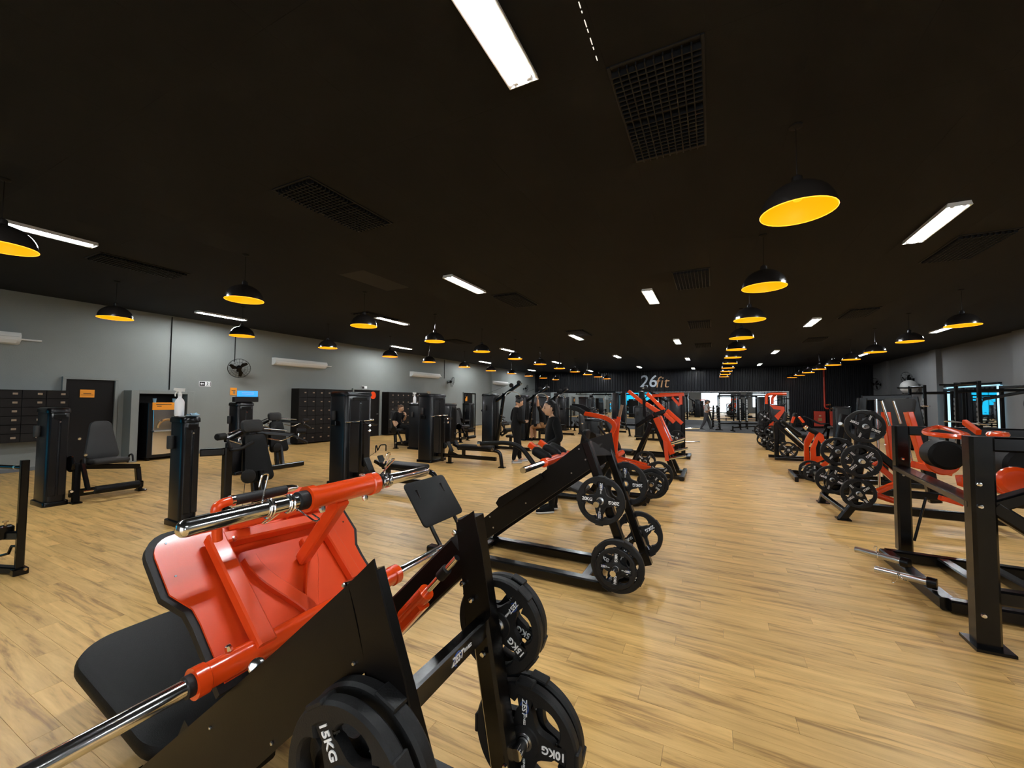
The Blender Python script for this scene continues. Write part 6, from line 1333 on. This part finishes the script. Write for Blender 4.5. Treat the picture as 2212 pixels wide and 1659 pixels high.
LOOSE = dict(pelvis=1.15, spine=1.2, chest=1.18, shL=1.15, shR=1.15, elL=1.28, elR=1.28, wrL=1.1, wrR=1.1, hipL=1.05, hipR=1.05, kneeL=1.22, kneeR=1.22, ankleL=1.2, ankleR=1.2, toeL=0.8, toeR=0.8)
BONES = [('pelvis', 'spine'), ('spine', 'chest'), ('chest', 'neckb'), ('neckb', 'neck'), ('chest', 'shL'), ('chest', 'shR'), ('shL', 'elL'), ('elL', 'wrL'), ('shR', 'elR'), ('elR', 'wrR'), ('pelvis', 'hipL'), ('pelvis', 'hipR'), ('hipL', 'kneeL'), ('kneeL', 'ankleL'), ('hipR', 'kneeR'), ('kneeR', 'ankleR'), ('ankleL', 'toeL'), ('ankleR', 'toeR')]
def reg_std(sleeve='long', leg='long'):
    def reg(a, c):
        if c in ('neck',): return 2
        if a in ('pelvis', 'spine', 'chest') and c in ('spine', 'chest', 'neckb', 'shL', 'shR'): return 0
        if c in ('elL', 'elR'): return 0
        if c in ('wrL', 'wrR'): return 0 if sleeve == 'long' else 2
        if c in ('hipL', 'hipR', 'kneeL', 'kneeR'): return 1
        if c in ('ankleL', 'ankleR'): return 1 if leg == 'long' else 2
        return 3
    return reg
def stand(lean=0.0, **kw):
    J = dict(pelvis=(0, 0, 0.92, 0.125), spine=(0.01+lean*0.3, 0, 1.10, 0.108), chest=(0.0+lean*0.7, 0, 1.29, 0.125), neckb=(-0.01+lean, 0, 1.43, 0.062), neck=(0.01+lean*1.2, 0, 1.50, 0.05),
             shL=(0.0+lean, 0.165, 1.385, 0.062), shR=(0.0+lean, -0.165, 1.385, 0.062), elL=(-0.03+lean, 0.22, 1.10, 0.047), elR=(-0.03+lean, -0.22, 1.10, 0.047), wrL=(0.10+lean, 0.20, 0.90, 0.032), wrR=(0.10+lean, -0.20, 0.90, 0.032),
             hipL=(0, 0.09, 0.88, 0.105), hipR=(0, -0.09, 0.88, 0.105), kneeL=(0.02, 0.10, 0.48, 0.064), kneeR=(0.0, -0.10, 0.48, 0.064), ankleL=(-0.02, 0.10, 0.085, 0.045), ankleR=(-0.02, -0.10, 0.085, 0.045), toeL=(0.15, 0.115, 0.042, 0.036), toeR=(0.15, -0.115, 0.042, 0.036))
    J.update(kw); return J
def hair_cap(long_=0.0, bun=False, cover=0.1):
    def f(b, c, fw, up, s):
        r = fw.cross(up); n, m = 26, 14; rings = []
        for i in range(m+1):
            z = -0.35+1.35*i/m; z = min(z, 1.0); q = math.sqrt(max(0.0, 1-z*z)); ring = []
            for j in range(n):
                a = 2*math.pi*j/n; x, y = q*math.cos(a), q*math.sin(a)
                lim = cover+0.28*max(0, 0.55-z)*1.0
                X = min(x, 0.70 if z > 0.55 else (0.42 if z > 0.38 else (0.10 if z > 0.0 else -0.10))) if x > 0 else x
                ring.append(c+(fw*(X*0.112-0.006)+r*(y*0.090)+up*(z*0.131+0.004))*s)
            rings.append(ring)
        b.sweep(rings)
        if long_:
            base = c-fw*0.075*s; pts = [base+up*0.07*s, base-fw*0.02*s-up*0.05*s, base-fw*0.028*s-up*0.18*s, base-fw*0.01*s-up*long_*s]
            rg = []
            for k, p in enumerate(pts):
                wv, dv = (0.082, 0.096, 0.115, 0.07)[k]*s, (0.05, 0.06, 0.06, 0.025)[k]*s
                rg.append([p+r*wv*math.cos(2*math.pi*j/14)+fw*dv*math.sin(2*math.pi*j/14) for j in range(14)])
            b.sweep(rg)
        if bun: b.lathe([(0.001, -0.035), (0.03, -0.02), (0.036, 0.0), (0.03, 0.02), (0.001, 0.035)], c-fw*0.125*s+up*0.055*s, fw, 12)
    return f
def sneaker_marks(root, h): pass
PM = ['clothblack', 'clothblack', 'skin', 'clothblack', 'soleW', 'eye', 'lip', 'hair']
LEFT = YAW+math.pi          # image left
person('woman in black jacket and leggings with long dark hair standing in profile', (-2.17, 5.74, 0), LEFT+math.radians(8),
       stand(0.0, elL=(-0.05, 0.24, 1.11, 0.052), wrL=(0.16, 0.17, 0.99, 0.036), elR=(-0.06, -0.23, 1.11, 0.052), wrR=(0.14, -0.17, 0.98, 0.036), kneeL=(0.03, 0.09, 0.48, 0.062), kneeR=(-0.02, -0.09, 0.48, 0.062), ankleL=(0.04, 0.09, 0.085, 0.045), ankleR=(-0.06, -0.09, 0.085, 0.045), toeL=(0.21, 0.10, 0.042, 0.038), toeR=(0.11, -0.10, 0.042, 0.038)),
       PM, reg_std(), ((0.05, 0, 1.56), (1, 0, -0.02), (0, 0, 1)), [((0.17, 0.168, 0.985), (0.8, -0.2, -0.1), (0, -1, 0.3), 1, 0.6), ((0.15, -0.168, 0.975), (0.8, 0.2, -0.1), (0, 1, 0.3), -1, 0.6)], hair_cap(0.36), 0.985)
person('man in black hoodie and trousers looking down between the machines', (-4.72, 9.72, 0), YAW+math.radians(25),
       stand(0.03, elL=(0.0, 0.24, 1.10, 0.06), wrL=(0.20, 0.14, 1.05, 0.038), elR=(0.0, -0.24, 1.10, 0.06), wrR=(0.20, -0.14, 1.05, 0.038), chest=(0.01, 0, 1.29, 0.145), pelvis=(0, 0, 0.93, 0.14), kneeL=(0.12, 0.10, 0.49, 0.075), ankleL=(0.16, 0.10, 0.085, 0.048), toeL=(0.33, 0.11, 0.042, 0.038), kneeR=(-0.02, -0.10, 0.49, 0.075), ankleR=(-0.12, -0.10, 0.085, 0.048), toeR=(0.05, -0.11, 0.042, 0.038)),
       ['clothblack', 'clothblack', 'skin', 'skin', 'soleW', 'eye', 'lip', 'hair'], reg_std(), ((0.10, 0, 1.575), (1, 0, -0.45), (0.45, 0, 1)), [((0.21, 0.135, 1.05), (0.7, -0.6, 0.1), (0, 0, 1), 1, 0.7), ((0.21, -0.135, 1.05), (0.7, 0.6, 0.1), (0, 0, 1), -1, 0.7)], hair_cap(0.0), 1.02)
SIT = dict(pelvis=(0, 0, 0.72, 0.13), spine=(-0.02, 0, 0.90, 0.105), chest=(0.0, 0, 1.09, 0.12), neckb=(0.02, 0, 1.22, 0.058), neck=(0.05, 0, 1.285, 0.048), shL=(0.0, 0.16, 1.175, 0.058), shR=(0.0, -0.16, 1.175, 0.058), elL=(0.12, 0.21, 0.93, 0.045), wrL=(0.24, 0.10, 1.10, 0.03), elR=(-0.05, -0.22, 0.92, 0.045), wrR=(0.02, -0.22, 0.72, 0.03),
           hipL=(0.02, 0.10, 0.70, 0.105), hipR=(0.02, -0.10, 0.70, 0.105), kneeL=(0.44, 0.11, 0.70, 0.068), kneeR=(0.44, -0.11, 0.70, 0.068), ankleL=(0.40, 0.11, 0.32, 0.045), ankleR=(0.42, -0.11, 0.30, 0.045), toeL=(0.56, 0.12, 0.25, 0.036), toeR=(0.58, -0.12, 0.23, 0.036))
person('seated person in black shirt with tied brown hair resting chin on hand', (-9.95, 10.97, 0.0), math.radians(12), SIT, ['clothblack', 'clothblack', 'skin', 'clothblack', 'clothblack', 'eye', 'lip', 'hairbrown'], reg_std('short'),
       ((0.10, 0, 1.35), (1, 0, -0.35), (0.35, 0, 1)), [((0.245, 0.095, 1.11), (-0.3, -0.3, 1), (-1, 0, 0), 1, 0.9), ((0.02, -0.22, 0.71), (0.2, 0, -1), (0, 1, 0), -1, 0.4)], hair_cap(0.0, True), 1.0)
PUL = dict(pelvis=(0, 0, 0.60, 0.13), spine=(-0.02, 0, 0.78, 0.11), chest=(-0.02, 0, 0.98, 0.13), neckb=(0.0, 0, 1.12, 0.058), neck=(0.02, 0, 1.18, 0.05), shL=(0.0, 0.17, 1.10, 0.062), shR=(0.0, -0.17, 1.10, 0.062), elL=(0.02, 0.34, 1.33, 0.046), elR=(0.02, -0.34, 1.33, 0.046), wrL=(0.0, 0.40, 1.60, 0.032), wrR=(0.0, -0.40, 1.60, 0.032),
           hipL=(0.02, 0.10, 0.58, 0.105), hipR=(0.02, -0.10, 0.58, 0.105), kneeL=(0.42, 0.13, 0.52, 0.07), kneeR=(0.42, -0.13, 0.52, 0.07), ankleL=(0.40, 0.13, 0.10, 0.045), ankleR=(0.40, -0.13, 0.10, 0.045), toeL=(0.56, 0.14, 0.045, 0.036), toeR=(0.56, -0.14, 0.045, 0.036))
person('person in black top and tan shorts pulling the lat bar down', (-6.26, 15.4, -0.0), math.pi-0.1, PUL, ['clothblack', 'clothtan', 'skin2', 'clothblack', 'clothblack', 'eye', 'lip', 'hair'], reg_std('short', 'short'),
       ((0.03, 0, 1.265), (1, 0, 0.05), (0, 0, 1)), [((0.0, 0.40, 1.61), (0, 0.1, 1), (1, 0, 0), 1, 1.2), ((0.0, -0.40, 1.61), (0, -0.1, 1), (1, 0, 0), -1, 1.2)], hair_cap(0.0), 1.08)
def cap_extra(root, h):
    b = MB(); c = V((0.055, 0, 1.64))*h; b.lathe([(0.100, -0.01), (0.104, 0.02), (0.085, 0.06), (0.04, 0.085), (0.001, 0.09)], c, (0.05, 0, 1), 18); b.build('cap', 'clothdark', root)
    b = MB(); b.pad(c+V((0.115, 0, 0.0)), (1, 0, -0.15), (0, 1, 0), 0.11, 0.14, 0.012, 0.04); b.build('cap_brim', 'clothdark', root)
    b = MB(); b.pad(V((0.145, 0, 1.535))*h, (0, 1, 0), (0, 0, 1), 0.10, 0.09, 0.02, 0.03); b.build('face_mask', 'white', root)
person('trainer in grey shirt, cap and white mask walking on the rubber floor', (-0.36, 25.9, 0.004), YAW+math.radians(-25),
       stand(0.0, kneeL=(0.14, 0.10, 0.50, 0.075), ankleL=(0.22, 0.10, 0.10, 0.048), toeL=(0.38, 0.11, 0.055, 0.038), kneeR=(-0.08, -0.10, 0.49, 0.075), ankleR=(-0.28, -0.10, 0.12, 0.048), toeR=(-0.14, -0.11, 0.045, 0.038), elL=(-0.02, 0.25, 1.10, 0.055), wrL=(0.20, 0.10, 1.12, 0.035), elR=(0.02, -0.25, 1.10, 0.055), wrR=(0.22, -0.08, 1.10, 0.035)),
       ['clothgrey', 'clothdark', 'skin2', 'clothdark', 'soleW', 'eye', 'lip', 'hair'], reg_std('short'), ((0.05, 0, 1.57), (1, 0, -0.1), (0, 0, 1)), [((0.21, 0.09, 1.12), (0.4, -1, 0), (0, 0, 1), 1, 0.6), ((0.23, -0.07, 1.10), (0.4, 1, 0), (0, 0, 1), -1, 0.6)], hair_cap(0.0), 1.03, cap_extra)
